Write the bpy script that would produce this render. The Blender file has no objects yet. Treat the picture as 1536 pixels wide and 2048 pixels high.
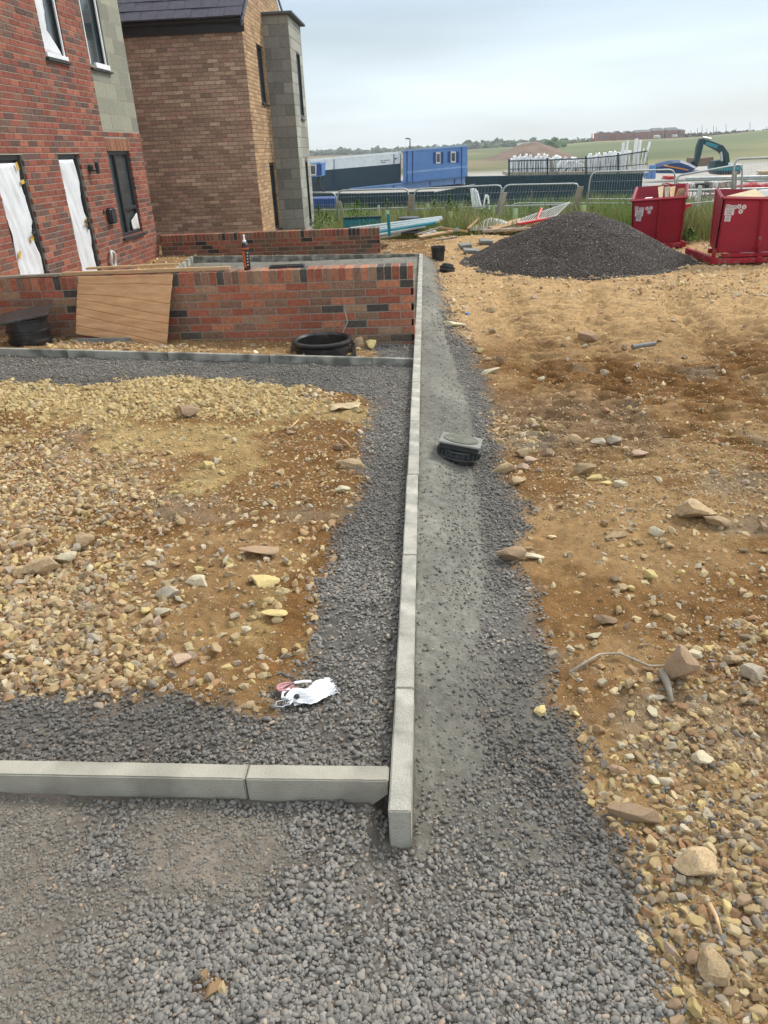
import bpy, bmesh, math, random
import numpy as np
from mathutils import Vector, Matrix, Euler
R = math.radians
random.seed(7); rng = np.random.default_rng(7)
sc = bpy.context.scene; col = sc.collection

# ------------------------------------------------------------------ camera
FPX = 1450.; CX, CY = 768., 1024.; H = 1.8
th = math.atan(722/FPX); rho = math.radians(2.46)
dn = np.array([math.sin(rho)*math.cos(th), math.cos(rho)*math.cos(th), math.sin(th)])
gx = 850-CX; yh = -(gx*dn[0]+FPX*dn[2])/dn[1]
g_ = np.array([gx, yh, FPX]); g_ /= np.linalg.norm(g_)
MC = np.array([np.cross(dn, g_), g_, -dn])
cam_d = bpy.data.cameras.new('camera'); cam = bpy.data.objects.new('camera', cam_d); col.objects.link(cam)
cam_d.sensor_fit = 'VERTICAL'; cam_d.sensor_height = 36; cam_d.lens = FPX/2048*36
cam_d.clip_start = .05; cam_d.clip_end = 9000
rx, ry, rz = MC@[1,0,0], MC@[0,-1,0], MC@[0,0,-1]
cam.matrix_world = Matrix(((rx[0],ry[0],rz[0],0),(rx[1],ry[1],rz[1],0),(rx[2],ry[2],rz[2],H),(0,0,0,1)))
sc.camera = cam
def ray(x, y): return MC@np.array([x-CX, y-CY, FPX])
def at(x, y, z=0.):                      # photo point -> world point on the level plane z
    v = ray(x, y); p = v*(z-H)/v[2]; return float(p[0]), float(p[1])
def aty(x, y, Y):                        # photo point -> world point on the plane at distance Y
    v = ray(x, y); p = v*Y/v[1]; return Vector((p[0], Y, p[2]+H))
def atx(x, y, X):
    v = ray(x, y); p = v*X/v[0]; return Vector((X, p[1], p[2]+H))

# ------------------------------------------------------------------ sky, sun, exposure
SUN_EL, SUN_AZ = R(44), R(48)            # azimuth measured from +Y towards +X
w = bpy.data.worlds.new('World'); sc.world = w; w.use_nodes = True
nt = w.node_tree; nt.nodes.clear(); N = nt.nodes.new; L = nt.links.new
sky = N('ShaderNodeTexSky'); sky.sky_type = 'NISHITA'; sky.sun_disc = False
sky.sun_elevation = SUN_EL; sky.sun_rotation = SUN_AZ; sky.air_density = 1.3; sky.dust_density = 1.0; sky.ozone_density = 1.5
tc = N('ShaderNodeTexCoord'); sep = N('ShaderNodeSeparateXYZ'); L(tc.outputs['Generated'], sep.inputs[0])
mp = N('ShaderNodeMapping'); mp.inputs['Scale'].default_value = (1.2, 1.2, 9); mp.inputs['Rotation'].default_value = (0,R(5),.4); L(tc.outputs['Generated'], mp.inputs[0])
nz = N('ShaderNodeTexNoise'); nz.inputs['Scale'].default_value = 1.7; nz.inputs['Detail'].default_value = 5; nz.inputs['Roughness'].default_value = .45
L(mp.outputs[0], nz.inputs['Vector'])
cr = N('ShaderNodeValToRGB'); cr.color_ramp.elements[0].position = .36; cr.color_ramp.elements[1].position = .64
cr.color_ramp.elements[0].color = (.86,.86,.86,1); cr.color_ramp.elements[1].color = (.97,.97,.97,1); L(nz.outputs['Fac'], cr.inputs[0])
hz = N('ShaderNodeMapRange'); hz.inputs[1].default_value = 0; hz.inputs[2].default_value = .42; L(sep.outputs['Z'], hz.inputs[0])
cc = N('ShaderNodeValToRGB'); e_ = cc.color_ramp.elements; e_[0].position = 0; e_[0].color = (.43,.485,.505,1); e_[1].position = 1; e_[1].color = (.50,.53,.57,1)
for p_, c_ in ((.16,(.37,.43,.475,1)),(.42,(.255,.315,.385,1))): q_ = e_.new(p_); q_.color = c_
L(hz.outputs[0], cc.inputs[0])
cn = N('ShaderNodeMapRange'); cn.inputs[1].default_value = .34; cn.inputs[2].default_value = .66; cn.inputs[3].default_value = .80; cn.inputs[4].default_value = 1.24; L(nz.outputs['Fac'], cn.inputs[0])
cv = N('ShaderNodeVectorMath'); cv.operation = 'SCALE'; L(cc.outputs[0], cv.inputs[0])
cs = N('ShaderNodeMath'); cs.operation = 'MULTIPLY'; cs.inputs[1].default_value = 10; L(cn.outputs[0], cs.inputs[0]); L(cs.outputs[0], cv.inputs['Scale'])
mx = N('ShaderNodeMixRGB'); L(cr.outputs[0], mx.inputs[0]); L(sky.outputs[0], mx.inputs[1]); L(cv.outputs[0], mx.inputs[2])
bg = N('ShaderNodeBackground'); bg.inputs['Strength'].default_value = .1; L(mx.outputs[0], bg.inputs[0])
wo = N('ShaderNodeOutputWorld'); L(bg.outputs[0], wo.inputs[0])
sd = bpy.data.lights.new('sun', 'SUN'); sd.energy = 1.5; sd.angle = R(16); sd.color = (1,.95,.87)
sun = bpy.data.objects.new('sun', sd); col.objects.link(sun)
sdir = Vector((math.sin(SUN_AZ)*math.cos(SUN_EL), math.cos(SUN_AZ)*math.cos(SUN_EL), math.sin(SUN_EL)))
sun.rotation_euler = sdir.to_track_quat('Z','Y').to_euler(); sun.location = (5,5,20)
sc.view_settings.view_transform = 'Standard'; sc.view_settings.look = 'None'; sc.view_settings.gamma = 1
sc.view_settings.exposure = 1.1
sc.render.engine = 'CYCLES'; sc.cycles.volume_bounces = 0; sc.cycles.max_bounces = 6; sc.cycles.use_denoising = True

# ------------------------------------------------------------------ numpy noise
_tab = rng.random((512,512))
def vn(x, y, s=0):
    x = np.asarray(x, float)+s*17.3; y = np.asarray(y, float)+s*9.7
    xi = np.floor(x).astype(int); yi = np.floor(y).astype(int); fx = x-xi; fy = y-yi
    fx = fx*fx*(3-2*fx); fy = fy*fy*(3-2*fy)
    a = _tab[xi%512, yi%512]; b = _tab[(xi+1)%512, yi%512]; c = _tab[xi%512, (yi+1)%512]; d = _tab[(xi+1)%512, (yi+1)%512]
    return (a*(1-fx)+b*fx)*(1-fy)+(c*(1-fx)+d*fx)*fy
def fbm(x, y, o=4, s=0):
    t = 0; a = .5; k = 1
    for i in range(o): t = t+a*vn(x*k, y*k, s+i); a *= .5; k *= 2.03
    return t/(1-.5**o)-.5                  # about -.5 .. .5
def ss(x, a, b):
    t = np.clip((np.asarray(x, float)-a)/(b-a), 0, 1); return t*t*(3-2*t)

# ------------------------------------------------------------------ materials
def mat(name, c, rough=.75, var=.18, scale=4., bump=.15, bscale=60., metal=0., vcol=False, spec=.3, c2=None, c2scale=2., c2pos=(.5,.62), inst=False, trans=0., stretch=None, objrand=0.):
    m = bpy.data.materials.new(name); m.use_nodes = True; nt = m.node_tree; N = nt.nodes.new; L = nt.links.new
    b = nt.nodes['Principled BSDF']; b.inputs['Roughness'].default_value = rough; b.inputs['Metallic'].default_value = metal
    b.inputs['Specular IOR Level'].default_value = spec
    tc = N('ShaderNodeTexCoord'); vec = tc.outputs['Object']
    if stretch:
        mp = N('ShaderNodeMapping'); mp.inputs['Scale'].default_value = stretch; L(vec, mp.inputs[0]); vec = mp.outputs[0]
    if vcol or inst:
        at_ = N('ShaderNodeAttribute'); at_.attribute_name = 'Col'
        if inst: at_.attribute_type = 'INSTANCER'
        base = at_.outputs['Color']
    else:
        rgb = N('ShaderNodeRGB'); rgb.outputs[0].default_value = (*c, 1); base = rgb.outputs[0]
    if c2:
        n2 = N('ShaderNodeTexNoise'); n2.inputs['Scale'].default_value = c2scale; n2.inputs['Detail'].default_value = 6; L(vec, n2.inputs['Vector'])
        mr = N('ShaderNodeMapRange'); mr.inputs[1].default_value = c2pos[0]; mr.inputs[2].default_value = c2pos[1]; L(n2.outputs['Fac'], mr.inputs[0])
        m2 = N('ShaderNodeMixRGB'); L(mr.outputs[0], m2.inputs[0]); L(base, m2.inputs[1]); m2.inputs[2].default_value = (*c2, 1); base = m2.outputs[0]
    n = N('ShaderNodeTexNoise'); n.inputs['Scale'].default_value = scale; n.inputs['Detail'].default_value = 8; n.inputs['Roughness'].default_value = .65; L(vec, n.inputs['Vector'])
    mr = N('ShaderNodeMapRange'); mr.inputs[1].default_value = .3; mr.inputs[2].default_value = .7; mr.inputs[3].default_value = 1-var*1.3; mr.inputs[4].default_value = 1+var; L(n.outputs['Fac'], mr.inputs[0])
    fac = mr.outputs[0]
    if objrand:
        oi = N('ShaderNodeObjectInfo'); q = N('ShaderNodeMapRange'); q.inputs[3].default_value = 1-objrand; q.inputs[4].default_value = 1+objrand; L(oi.outputs['Random'], q.inputs[0])
        mu = N('ShaderNodeMath'); mu.operation = 'MULTIPLY'; L(fac, mu.inputs[0]); L(q.outputs[0], mu.inputs[1]); fac = mu.outputs[0]
    mul = N('ShaderNodeVectorMath'); mul.operation = 'SCALE'; L(base, mul.inputs[0]); L(fac, mul.inputs['Scale'])
    L(mul.outputs[0], b.inputs['Base Color'])
    if bump:
        nb = N('ShaderNodeTexNoise'); nb.inputs['Scale'].default_value = bscale; nb.inputs['Detail'].default_value = 5; L(vec, nb.inputs['Vector'])
        bp = N('ShaderNodeBump'); bp.inputs['Strength'].default_value = min(1, bump*2); bp.inputs['Distance'].default_value = .004+bump*.01; L(nb.outputs['Fac'], bp.inputs['Height']); L(bp.outputs[0], b.inputs['Normal'])
    if trans: b.inputs['Transmission Weight'].default_value = trans
    return m
M = {}
M['concrete'] = mat('concrete', (.50,.475,.40), .85, .16, 5, .35, 140, c2=(.29,.28,.235), c2scale=5.5, c2pos=(.46,.62), objrand=.09)
M['concrete_old'] = mat('concrete_old', (.27,.27,.24), .9, .25, 3, .3, 90, c2=(.15,.16,.15), c2scale=2.5)
M['brick'] = mat('brick', (1,1,1), .85, .28, 30, .4, 120, vcol=True)
M['mortar'] = mat('mortar', (.34,.31,.25), .95, .2, 20, .4, 150)
M['mortar_buff'] = mat('mortar_buff', (.24,.18,.12), .95, .2, 20, .4, 150)
M['block'] = mat('block', (1,1,1), .92, .14, 25, .5, 110, vcol=True)
M['timber'] = mat('timber', (.55,.37,.20), .7, .25, 6, .15, 40, stretch=(1,12,12), objrand=.2)
M['timber_grey'] = mat('timber_grey', (.36,.31,.24), .85, .3, 8, .2, 40, objrand=.25)
M['ply'] = mat('ply', (.40,.235,.115), .65, .14, 3, .1, 30, stretch=(1.2,1,14))
M['black_plastic'] = mat('black_plastic', (.018,.019,.02), .42, .3, 12, .1, 60, spec=.45, c2=(.075,.07,.06), c2scale=7, c2pos=(.56,.75))
M['dark_frame'] = mat('dark_frame', (.028,.03,.033), .4, .15, 8, 0, spec=.4)
M['white_film'] = mat('white_film', (.74,.76,.78), .38, .08, 3, .35, 9, spec=.5)
M['white'] = mat('white', (.85,.86,.86), .5, .1, 8, .05, objrand=.08)
M['white_dirty'] = mat('white_dirty', (.62,.61,.58), .7, .22, 3, .15, 20, objrand=.12)
M['yellow'] = mat('yellow', (.62,.40,.07), .6, .1, 8, 0)
M['red'] = mat('red_paint', (.30,.003,.018), .48, .16, 3, .06, 20, spec=.4, c2=(.25,.012,.02), c2scale=2.4, c2pos=(.55,.7))
M['red_worn'] = mat('red_worn', (.33,.01,.022), .65, .25, 6, .2, 30, c2=(.23,.13,.10), c2scale=9, c2pos=(.55,.68))
M['red_plastic'] = mat('red_plastic', (.62,.035,.04), .5, .15, 6, 0, objrand=.15)
M['galv'] = mat('galvanised', (.48,.50,.50), .42, .15, 9, .05, metal=.45)
M['green_clad'] = mat('green_clad', (.018,.052,.066), .6, .2, .7, 0)
M['blue'] = mat('blue_paint', (.105,.225,.47), .5, .1, 1.2, 0)
M['blue_dark'] = mat('blue_dark', (.012,.055,.21), .5, .15, 2, .1, 10)
M['blue_pale'] = mat('blue_pale', (.22,.36,.60), .55, .15, 2, 0)
M['navy'] = mat('navy', (.012,.045,.13), .5, .12, 2, 0)
M['container_white'] = mat('container_white', (.80,.84,.84), .55, .07, 1.5, 0)
M['slate_dark'] = mat('slate_dark', (.022,.05,.07), .6, .15, .6, 0)
M['teal'] = mat('teal', (.02,.22,.27), .55, .2, 5, .05)
M['teal_dark'] = mat('teal_dark', (.010,.045,.05), .5, .25, 3, 0)
M['pipe'] = mat('pipe_grey', (.42,.50,.50), .45, .15, 6, 0)
M['glass'] = mat('glass', (.05,.065,.07), .06, .3, 2, 0, spec=.9)
M['tile'] = mat('roof_tile', (.075,.07,.09), .7, .2, 8, .2, 60)
M['lead'] = mat('lead', (.10,.11,.13), .6, .15, 6, .1)
M['buff_render'] = mat('buff_render', (.58,.46,.28), .8, .15, 4, .1)
M['guard'] = mat('guard', (.50,.66,.36), .5, .12, 8, 0)
M['leaf'] = mat('leaf', (.075,.16,.022), .6, .3, 3, 0, vcol=True)
M['can_orange'] = mat('can_orange', (.55,.10,.02), .35, .08, 10, 0, spec=.5)
M['sticker'] = mat('sticker', (.66,.60,.58), .6, .1, 30, 0)
M['orange'] = mat('orange', (.55,.20,.04), .6, .2, 20, 0)
M['house_red'] = mat('house_red', (.30,.13,.10), .9, .2, .5, 0)
M['house_roof'] = mat('house_roof', (.16,.16,.16), .9, .15, .5, 0)
M['hedge'] = mat('hedge', (.05,.09,.035), .9, .4, .15, 0)
M['earth'] = mat('earth', (.20,.14,.10), .95, .25, .25, .4, 2)
M['gravel'] = mat('gravel', (1,1,1), .62, .2, 40, .2, 90, inst=True, spec=.35)
M['stone_i'] = mat('stone_i', (1,1,1), .82, .22, 30, .4, 60, inst=True)

# ------------------------------------------------------------------ mesh helpers
class MB:
    def __init__(s): s.v=[]; s.f=[]; s.c=[]
    def add(s, vs, fs, c=None):
        o=len(s.v); s.v += [tuple(v) for v in vs]; s.f += [tuple(i+o for i in f) for f in fs]; s.c += [c]*len(fs); return s
    def box(s, c, d, rot=None, col=None):
        x,y,z=[k/2 for k in d]
        vs=[Vector((i*x,j*y,k*z)) for i in(-1,1) for j in(-1,1) for k in(-1,1)]
        if rot is not None:
            m=Euler(rot).to_matrix(); vs=[m@v for v in vs]
        vs=[v+Vector(c) for v in vs]
        return s.add(vs, [(0,1,3,2),(4,6,7,5),(0,4,5,1),(2,3,7,6),(0,2,6,4),(1,5,7,3)], col)
    def bb(s, a, b, col=None):
        return s.box([(a[i]+b[i])/2 for i in range(3)], [abs(b[i]-a[i]) for i in range(3)], None, col)
    def tube(s, pts, r, n=8, closed=False, col=None):
        pts=[Vector(p) for p in pts]; m=len(pts); rs = r if isinstance(r,(list,tuple)) else [r]*m
        vs=[]; prev=None
        for i,p in enumerate(pts):
            if closed: t=(pts[(i+1)%m]-pts[i-1]).normalized()
            else: t=(pts[min(i+1,m-1)]-pts[max(i-1,0)]).normalized()
            u=prev if prev is not None else (Vector((0,0,1)) if abs(t.z)<.9 else Vector((1,0,0)))
            a=(u-t*u.dot(t)).normalized(); prev=a; b=t.cross(a)
            for k in range(n):
                q=2*math.pi*k/n; vs.append(p+(a*math.cos(q)+b*math.sin(q))*rs[i])
        fs=[]
        for i in range(m if closed else m-1):
            j=(i+1)%m
            for k in range(n): fs.append((i*n+k,i*n+(k+1)%n,j*n+(k+1)%n,j*n+k))
        if not closed: fs += [tuple(range(n))[::-1], tuple((m-1)*n+k for k in range(n))]
        return s.add(vs, fs, col)
    def lathe(s, prof, c=(0,0,0), n=28, rot=None, col=None, cap=True):
        vs=[]; m=Euler(rot).to_matrix() if rot else None
        for r,z in prof:
            for k in range(n):
                q=2*math.pi*k/n; v=Vector((r*math.cos(q), r*math.sin(q), z)); v=m@v if m else v; vs.append(v+Vector(c))
        fs=[(i*n+k,i*n+(k+1)%n,(i+1)*n+(k+1)%n,(i+1)*n+k) for i in range(len(prof)-1) for k in range(n)]
        if cap: fs += [tuple(range(n))[::-1], tuple((len(prof)-1)*n+k for k in range(n))]
        return s.add(vs, fs, col)
    def prism(s, poly, off, col=None):
        n=len(poly); a=[Vector(p) for p in poly]; b=[p+Vector(off) for p in a]
        return s.add(a+b, [tuple(range(n))[::-1], tuple(range(n,2*n))]+[(i,(i+1)%n,n+(i+1)%n,n+i) for i in range(n)], col)
    def build(s, name, m, parent=None, bevel=0, smooth=False, fix=True, seg=1):
        me=bpy.data.meshes.new(name); me.from_pydata([tuple(v) for v in s.v], [], s.f)
        if any(c is not None for c in s.c):
            ca=me.color_attributes.new('Col','FLOAT_COLOR','CORNER'); arr=[]
            for f,c in zip(s.f,s.c): arr += [*(c or (.5,.5,.5)),1]*len(f)
            ca.data.foreach_set('color', arr)
        me.materials.append(M[m] if isinstance(m,str) else m)
        if fix or bevel:
            bm=bmesh.new(); bm.from_mesh(me)
            if fix: bmesh.ops.recalc_face_normals(bm, faces=bm.faces)
            if bevel: bmesh.ops.bevel(bm, geom=bm.edges[:], offset=bevel, segments=seg, affect='EDGES', clamp_overlap=True)
            bm.to_mesh(me); bm.free()
        if smooth:
            me.polygons.foreach_set('use_smooth', [True]*len(me.polygons))
        o=bpy.data.objects.new(name, me); col.objects.link(o)
        if parent is not None: o.parent=parent
        return o
def tag(o, label=None, cat=None, group=None, kind=None):
    if label: o['label']=label
    if cat: o['category']=cat
    if group: o['group']=group
    if kind: o['kind']=kind
    return o
def root(name, label, cat, loc=(0,0,0), rz=0, group=None):
    o=bpy.data.objects.new(name, None); o.empty_display_size=.2; col.objects.link(o); o.location=loc; o.rotation_euler=(0,0,rz)
    return tag(o, label, cat, group)
def kids(o): return [c for c in bpy.data.objects if c.parent==o]
def copy_tree(o, parent=None):
    c=o.copy(); col.objects.link(c)
    if parent is not None: c.parent=parent
    for ch in kids(o): copy_tree(ch, c)
    return c
def soft(o, ang=40):
    me=o.data; me.polygons.foreach_set('use_smooth',[True]*len(me.polygons))
    bm=bmesh.new(); bm.from_mesh(me)
    for e in bm.edges:
        if len(e.link_faces)==2 and e.calc_face_angle(0)>R(ang): e.smooth=False
    bm.to_mesh(me); bm.free(); return o

# ------------------------------------------------------------------ ground shape and regions
def poly_px(pts, z): 
    a=np.array([at(x,y,z) for x,y in pts]); return a
XL=poly_px([(760,792),(735,850),(728,950),(705,1040),(665,1130),(650,1200),(612,1300),(590,1360),(560,1440)], .09)
YN=poly_px([(-300,1405),(0,1400),(120,1385),(200,1415),(300,1405),(390,1400),(450,1430),(560,1448)], .09)
YF=poly_px([(-200,795),(0,792),(180,788),(300,772),(500,765),(620,775),(760,790)], .13)
XR=poly_px([(872,520),(880,560),(890,600),(905,650),(945,700),(962,760),(978,830),(992,900),(1005,960),(1052,1020),(1040,1060),(1012,1130),(1068,1190),(1060,1250),(1100,1330),(1085,1400),(1160,1480),(1172,1580),(1215,1640),(1255,1740),(1285,1850),(1315,1950),(1345,2048)], .0)
HC=poly_px([(868,520),(882,600),(900,700),(935,800),(950,900),(952,1000),(960,1100),(965,1200),(965,1300),(962,1400),(955,1500),(925,1600),(900,1660)], .05)
def ip(a, k, x):                          # interpolate column 1-k of a over column k
    o=np.argsort(a[:,k]); return np.interp(x, a[o,k], a[o,1-k])
PILE=(2.56,13.1)
def gmask(x, y):
    n=fbm(x*7, y*7, 3, 3)*.16+fbm(x*28,y*28,2,4)*.07; n2=fbm(x*2.2, y*2.2, 3, 5)*.12
    s=.035+.01*np.clip(y,0,10)
    right=ss(ip(XR,1,y)+n*(.4+.1*y)-x, -s, s)*(x>-.06)*ss(13.6-y+n, 0, .2)
    dirtL=ss(ip(XL,1,y)+n-x, -s, s)*ss(y-ip(YN,0,x)-n, -s, s)*ss(ip(YF,0,x)+n*2-y, -s, s)
    plot=(x<=-.06)*(y>1.57)*(y<6.34)
    left=plot*(1-dirtL)
    near=(y<=1.57)*(x<=-.06)
    behind=(x<=-.06)*(y>7.5)*(y<13.56)*ss(x-(-4.15+(y-13.5)*-.12), -.05, .05)
    corner=(x<=-.06)*(y>6.34)*(y<7.3)*ss(x+.62-(7.3-y)*.28+n*2, -.08, .08)
    spot=ss(.03+n*.6-np.hypot((x+0.534)/1.3,y-0.988),-.03,.03)
    return np.clip(right+left+near+behind+corner, 0, 1)*(1-spot*.9)
def dust(x, y):
    n=fbm(x*5, y*2.5, 3, 11)*.12
    h=ss(ip(HC,1,y)+n-x, -.03, .03)*(x>-.06)*ss(y,1.35,1.75)*(.72+.5*fbm(x*9,y*1.2,3,13))
    nearl=(y<=1.57)*(x<-.1)*ss(fbm(x*2.4,y*2.4,3,21)+(-x-.70)*.75, -.02, .22)
    bh=(x<=-.06)*(y>7.5)*(y<13.56)*.85
    h2=ss(.22-np.abs(x-(ip(HC,1,y)+.12)),-.05,.1)*(x>-.06)*(y<3.2)*.35
    hh=ss(x,-.06,-.05)*ss(.055+n*.4-(x+.06),-.02,.02)*(y>1.4)*.5
    return np.clip(np.maximum.reduce([h,nearl,bh*np.ones_like(n),h2*ss(fbm(x*5,y*5,2,44),-.1,.15),hh]), 0, 1)
_sk=[aty(x,y,430) for x,y in((-400,372),(300,330),(620,313),(800,306),(940,299),(1000,295),(1100,291),(1200,282),(1300,278),(1370,275),(1400,273),(1450,268),(1536,259),(1900,235))]
_ska=[p.x/430 for p in _sk]; _skz=[p.z for p in _sk]
def crest(a): return np.interp(a, _ska, _skz)
def G(x, y):
    x=np.asarray(x,float); y=np.asarray(y,float)
    rise=.19*np.clip((-x-.1)/3.75, 0, 1.35)
    plot=.085+rise*ss(y,2.2,6.3)
    near=.06*ss(-x,.115,.2)+.01*ss(-x,.2,.6)+.02*ss(-x,.8,2)
    strip=.09+rise*.95-.05*ss(y,6.5,7.3)
    behind=.10+.03*ss(-x,2,4.5)
    back=.06+.10*ss(-x,1,5)
    L_=np.where(y<1.57, near, np.where(y<6.34, plot, np.where(y<7.4, strip, np.where(y<13.55, behind, back*(1-ss(y,15,20))))))
    ch=ip(HC,1,y)
    R_=.118*ss(y,1.5,2.3)*(1-ss(x,-.06,np.maximum(ch,.05)+.10))+.03*fbm(x*.7,y*.7,3,7)*ss(x,.3,1.2)
    z=np.where(x<-.095, L_, R_)
    z=np.where((y>13.6), back*(1-ss(x,-1.2,.3))*(1-ss(y,15,19)), z)
    # rubble rise in front of the verge, then the ground drops to the yard
    z=z+.16*np.exp(-((x-.9)/1.6)**2-((y-15.6)/1.3)**2)
    f=ss(y,16.5,19)*(y-16.5)*-.10
    z=z+np.where(y<27, f, -1.05)+.10*fbm(x*.5,y*.5,3,14)*ss(y,17,20)*(1-ss(y,36,60))
    t=ss(y,110,430); a=x/np.maximum(y,1)
    z=z*(1-t)+(crest(a)+.3*fbm(x*.012,y*.012,3,9))*t-np.maximum(y-430,0)*.004*(y>430)
    return z
def gz(x, y): return float(G(np.array([x]), np.array([y]))[0])
def detail(x, y, g, d):
    """small relief on top of G: churned earth, tracks"""
    dirt=(1-g)*(y<16.8)
    z=dirt*(fbm(x*3.1,y*3.1,4,31)*.045+fbm(x*14,y*14,4,37)*.04)
    z=z+dirt*ss(x,.4,1.1)*ss(y,3.0,4.6)*(fbm(x*2.2+3,y*15,3,38)*.11*(1-ss(y,8,14)*.6))
    tr=ss(x,.5,.9)*ss(y,4.0,4.8)*(1-ss(y,9,11))*ss(fbm(x*.9,y*.9,2,41)+.22,0,.2)
    ph=(y+.22*x+fbm(x*1.7,y*1.7,3,47)*.5)*2*math.pi/.17
    z=z+dirt*tr*(np.sin(ph)+.35*np.sin(2*ph+1))*.040*(.55+1.2*fbm(x*4,y*4,2,51))
    for cx0,sl in ((1.35,.16),(2.6,.10),(.95,.02)):   # wheel ruts, crossing the plot on a slight diagonal
        q=x-cx0-sl*(y-5); k=np.exp(-(q/.17)**4)
        z=z+dirt*ss(y,4.5,6)*(1-ss(y,10,11.3))*k*(-.05+.042*np.sin((y+.5*np.abs(q)+.05*fbm(x*4,y*4,2,57))*2*math.pi/.15))
    z=z+g*(1-d)*fbm(x*7,y*7,3,61)*.03+d*(fbm(x*7,y*3,4,63)*.02+fbm(x*22,y*22,3,66)*.007)+g*d*fbm(x*30,y*30,2,64)*.006
    return z
def build_ground():
    nu=760; ys=[-3.]; 
    while ys[-1]<1100:
        y=ys[-1]; ys.append(y+(.05 if y<.3 else .0115 if y<1.6 else .0062*y if y<4 else .0045*y if y<11 else .0075*y if y<30 else .03*y))
    ys=np.array(ys); hw=3.2+1.08*np.maximum(ys,0)
    u=np.linspace(-1,1,nu)
    u=np.sign(u)*np.abs(u)**1.25
    X=u[None,:]*hw[:,None]; Y=np.repeat(ys[:,None],nu,1)
    # keep one column of vertices on each side of the kerb so the step hides inside it
    g=gmask(X,Y); d=dust(X,Y)*g; Z=G(X,Y)+detail(X,Y,g,d)
    # colour
    def c(*a): return np.array(a)
    sandy=c(.48,.315,.15); brown=c(.17,.082,.024); yel=c(.44,.32,.14); pale=c(.31,.19,.082); grey=c(.13,.122,.105)
    dst=c(.25,.243,.2); dst2=c(.19,.184,.155); wn=((Y<1.57)&(X<-.1))[...,None]
    n1=fbm(X*.9,Y*.9,4,71); n2=fbm(X*3,Y*3,4,73); n3=fbm(X*12,Y*12,3,75)
    C=np.empty(X.shape+(3,)); C[:]=pale
    br=ss(n1+n2*.6, -.10,.16)
    # damp dark patches: around the strip edges and in the churned track area
    lx=X-ip(XL,1,Y); br=np.maximum(br*.75, ss(lx,-.75,-.15)*(X<0)*(Y<6.4)*.95*ss(n2,-.3,.05))
    br=np.maximum(br, (X>0)*ss(Y,4.0,5.2)*(1-ss(Y,7.0,8.4))*ss(n1*1.0+n2*.9,-.22,.02)*.95)
    br=np.maximum(br,(X<-.1)*(Y<6.3)*ss(fbm(X*1.3+2,Y*1.3,4,78),-.06,.10)*.9); br=np.maximum(br,(X>.3)*(Y<4.6)*ss(fbm(X*1.5,Y*1.5,4,80),-.04,.12)*.85)
    br=br*(1-.75*(X>0)*ss(Y,8,9.5))
    br=br*(1-.8*(X<-1.2)*ss(Y,4.9,5.6))
    C=C*(1-br[...,None])+brown*br[...,None]
    sd_=(X>.2)*ss(Y,6.5,8.5)*.85*np.ones_like(X); C=C*(1-sd_[...,None])+sandy*sd_[...,None]*(1+.35*n2[...,None])
    ye=ss(fbm(X*1.6,Y*1.6,3,77),.05,.22)*(X<0)*(Y<6.4); ye=np.maximum(ye,(X<-1)*ss(Y,4.6,5.7)*(Y<6.4)*.85*ss(n2,-.25,0)); C=C*(1-.7*ye[...,None])+yel*.7*ye[...,None]
    gy=ss(fbm(X*1.9,Y*1.9,3,79),.13,.24)*.6*(Y<6.5)+ (X>.3)*(X<1.6)*ss(Y,4.2,4.6)*(1-ss(Y,5.4,6))*.35
    C=C*(1-gy[...,None])+c(.22,.175,.12)*gy[...,None]
    C=C*(1+.45*n3[...,None])
    nr=ss(Y,2.6,1.2)[...,None]; gg=C*0+(grey*(1-nr)+c(.15,.132,.108)*nr)*(1+.6*n3[...,None]); dd=(dst*(1+.55*fbm(X*8,Y*2.2,3,81)[...,None])*(1-ss(n2,-.1,.3)[...,None])+dst2*ss(n2,-.1,.3)[...,None])
    dd=dd*(1-wn)+c(.225,.19,.15)*(1+.5*n3[...,None])*wn; gg=gg*(1-d[...,None])+dd*d[...,None]
    C=C*(1-g[...,None])+gg*g[...,None]
    # verge and fields
    v=ss(Y+np.where(X>4.4,2.4,0)+n1*1.2,17.1,17.9)*(1-ss(Y,35,36)); vg=c(.11,.135,.04); C=C*(1-v[...,None])+vg*(1+.6*n2[...,None])*v[...,None]
    yd=ss(Y,35,36); C=C*(1-yd[...,None])+c(.42,.40,.35)*(1+.3*n1[...,None])*yd[...,None]
    f1=fbm(X*.02,Y*.02,4,91); f2=fbm(X*.006,Y*.03,4,93)
    fld=ss(Y,85,112); fc=c(.135,.165,.075)*(1+.5*f2[...,None])+c(.12,.08,.04)*ss(f1,-.2,.25)[...,None]
    fb=ss(X/np.maximum(Y,1),.14,.02)*ss(f1+.1,-.1,.1); fc=fc*(1-fb[...,None]*.8)+c(.27,.20,.13)*fb[...,None]*.8
    C=C*(1-fld[...,None])+fc*fld[...,None]
    C=np.clip(C,.004,.9)
    ny=len(ys); V=np.stack([X,Y,Z],-1).reshape(-1,3)
    idx=np.arange(ny*nu).reshape(ny,nu); F=np.stack([idx[:-1,:-1],idx[:-1,1:],idx[1:,1:],idx[1:,:-1]],-1).reshape(-1,4)
    me=bpy.data.meshes.new('ground'); me.vertices.add(len(V)); me.vertices.foreach_set('co',V.ravel())
    me.loops.add(F.size); me.loops.foreach_set('vertex_index',F.ravel()); me.polygons.add(len(F)); me.polygons.foreach_set('loop_start',np.arange(len(F))*4)
    me.polygons.foreach_set('use_smooth',np.ones(len(F),bool)); me.update(calc_edges=True)
    ca=me.color_attributes.new('Col','FLOAT_COLOR','POINT'); ca.data.foreach_set('color',np.concatenate([C.reshape(-1,3),np.ones((len(V),1))],1).ravel())
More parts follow.
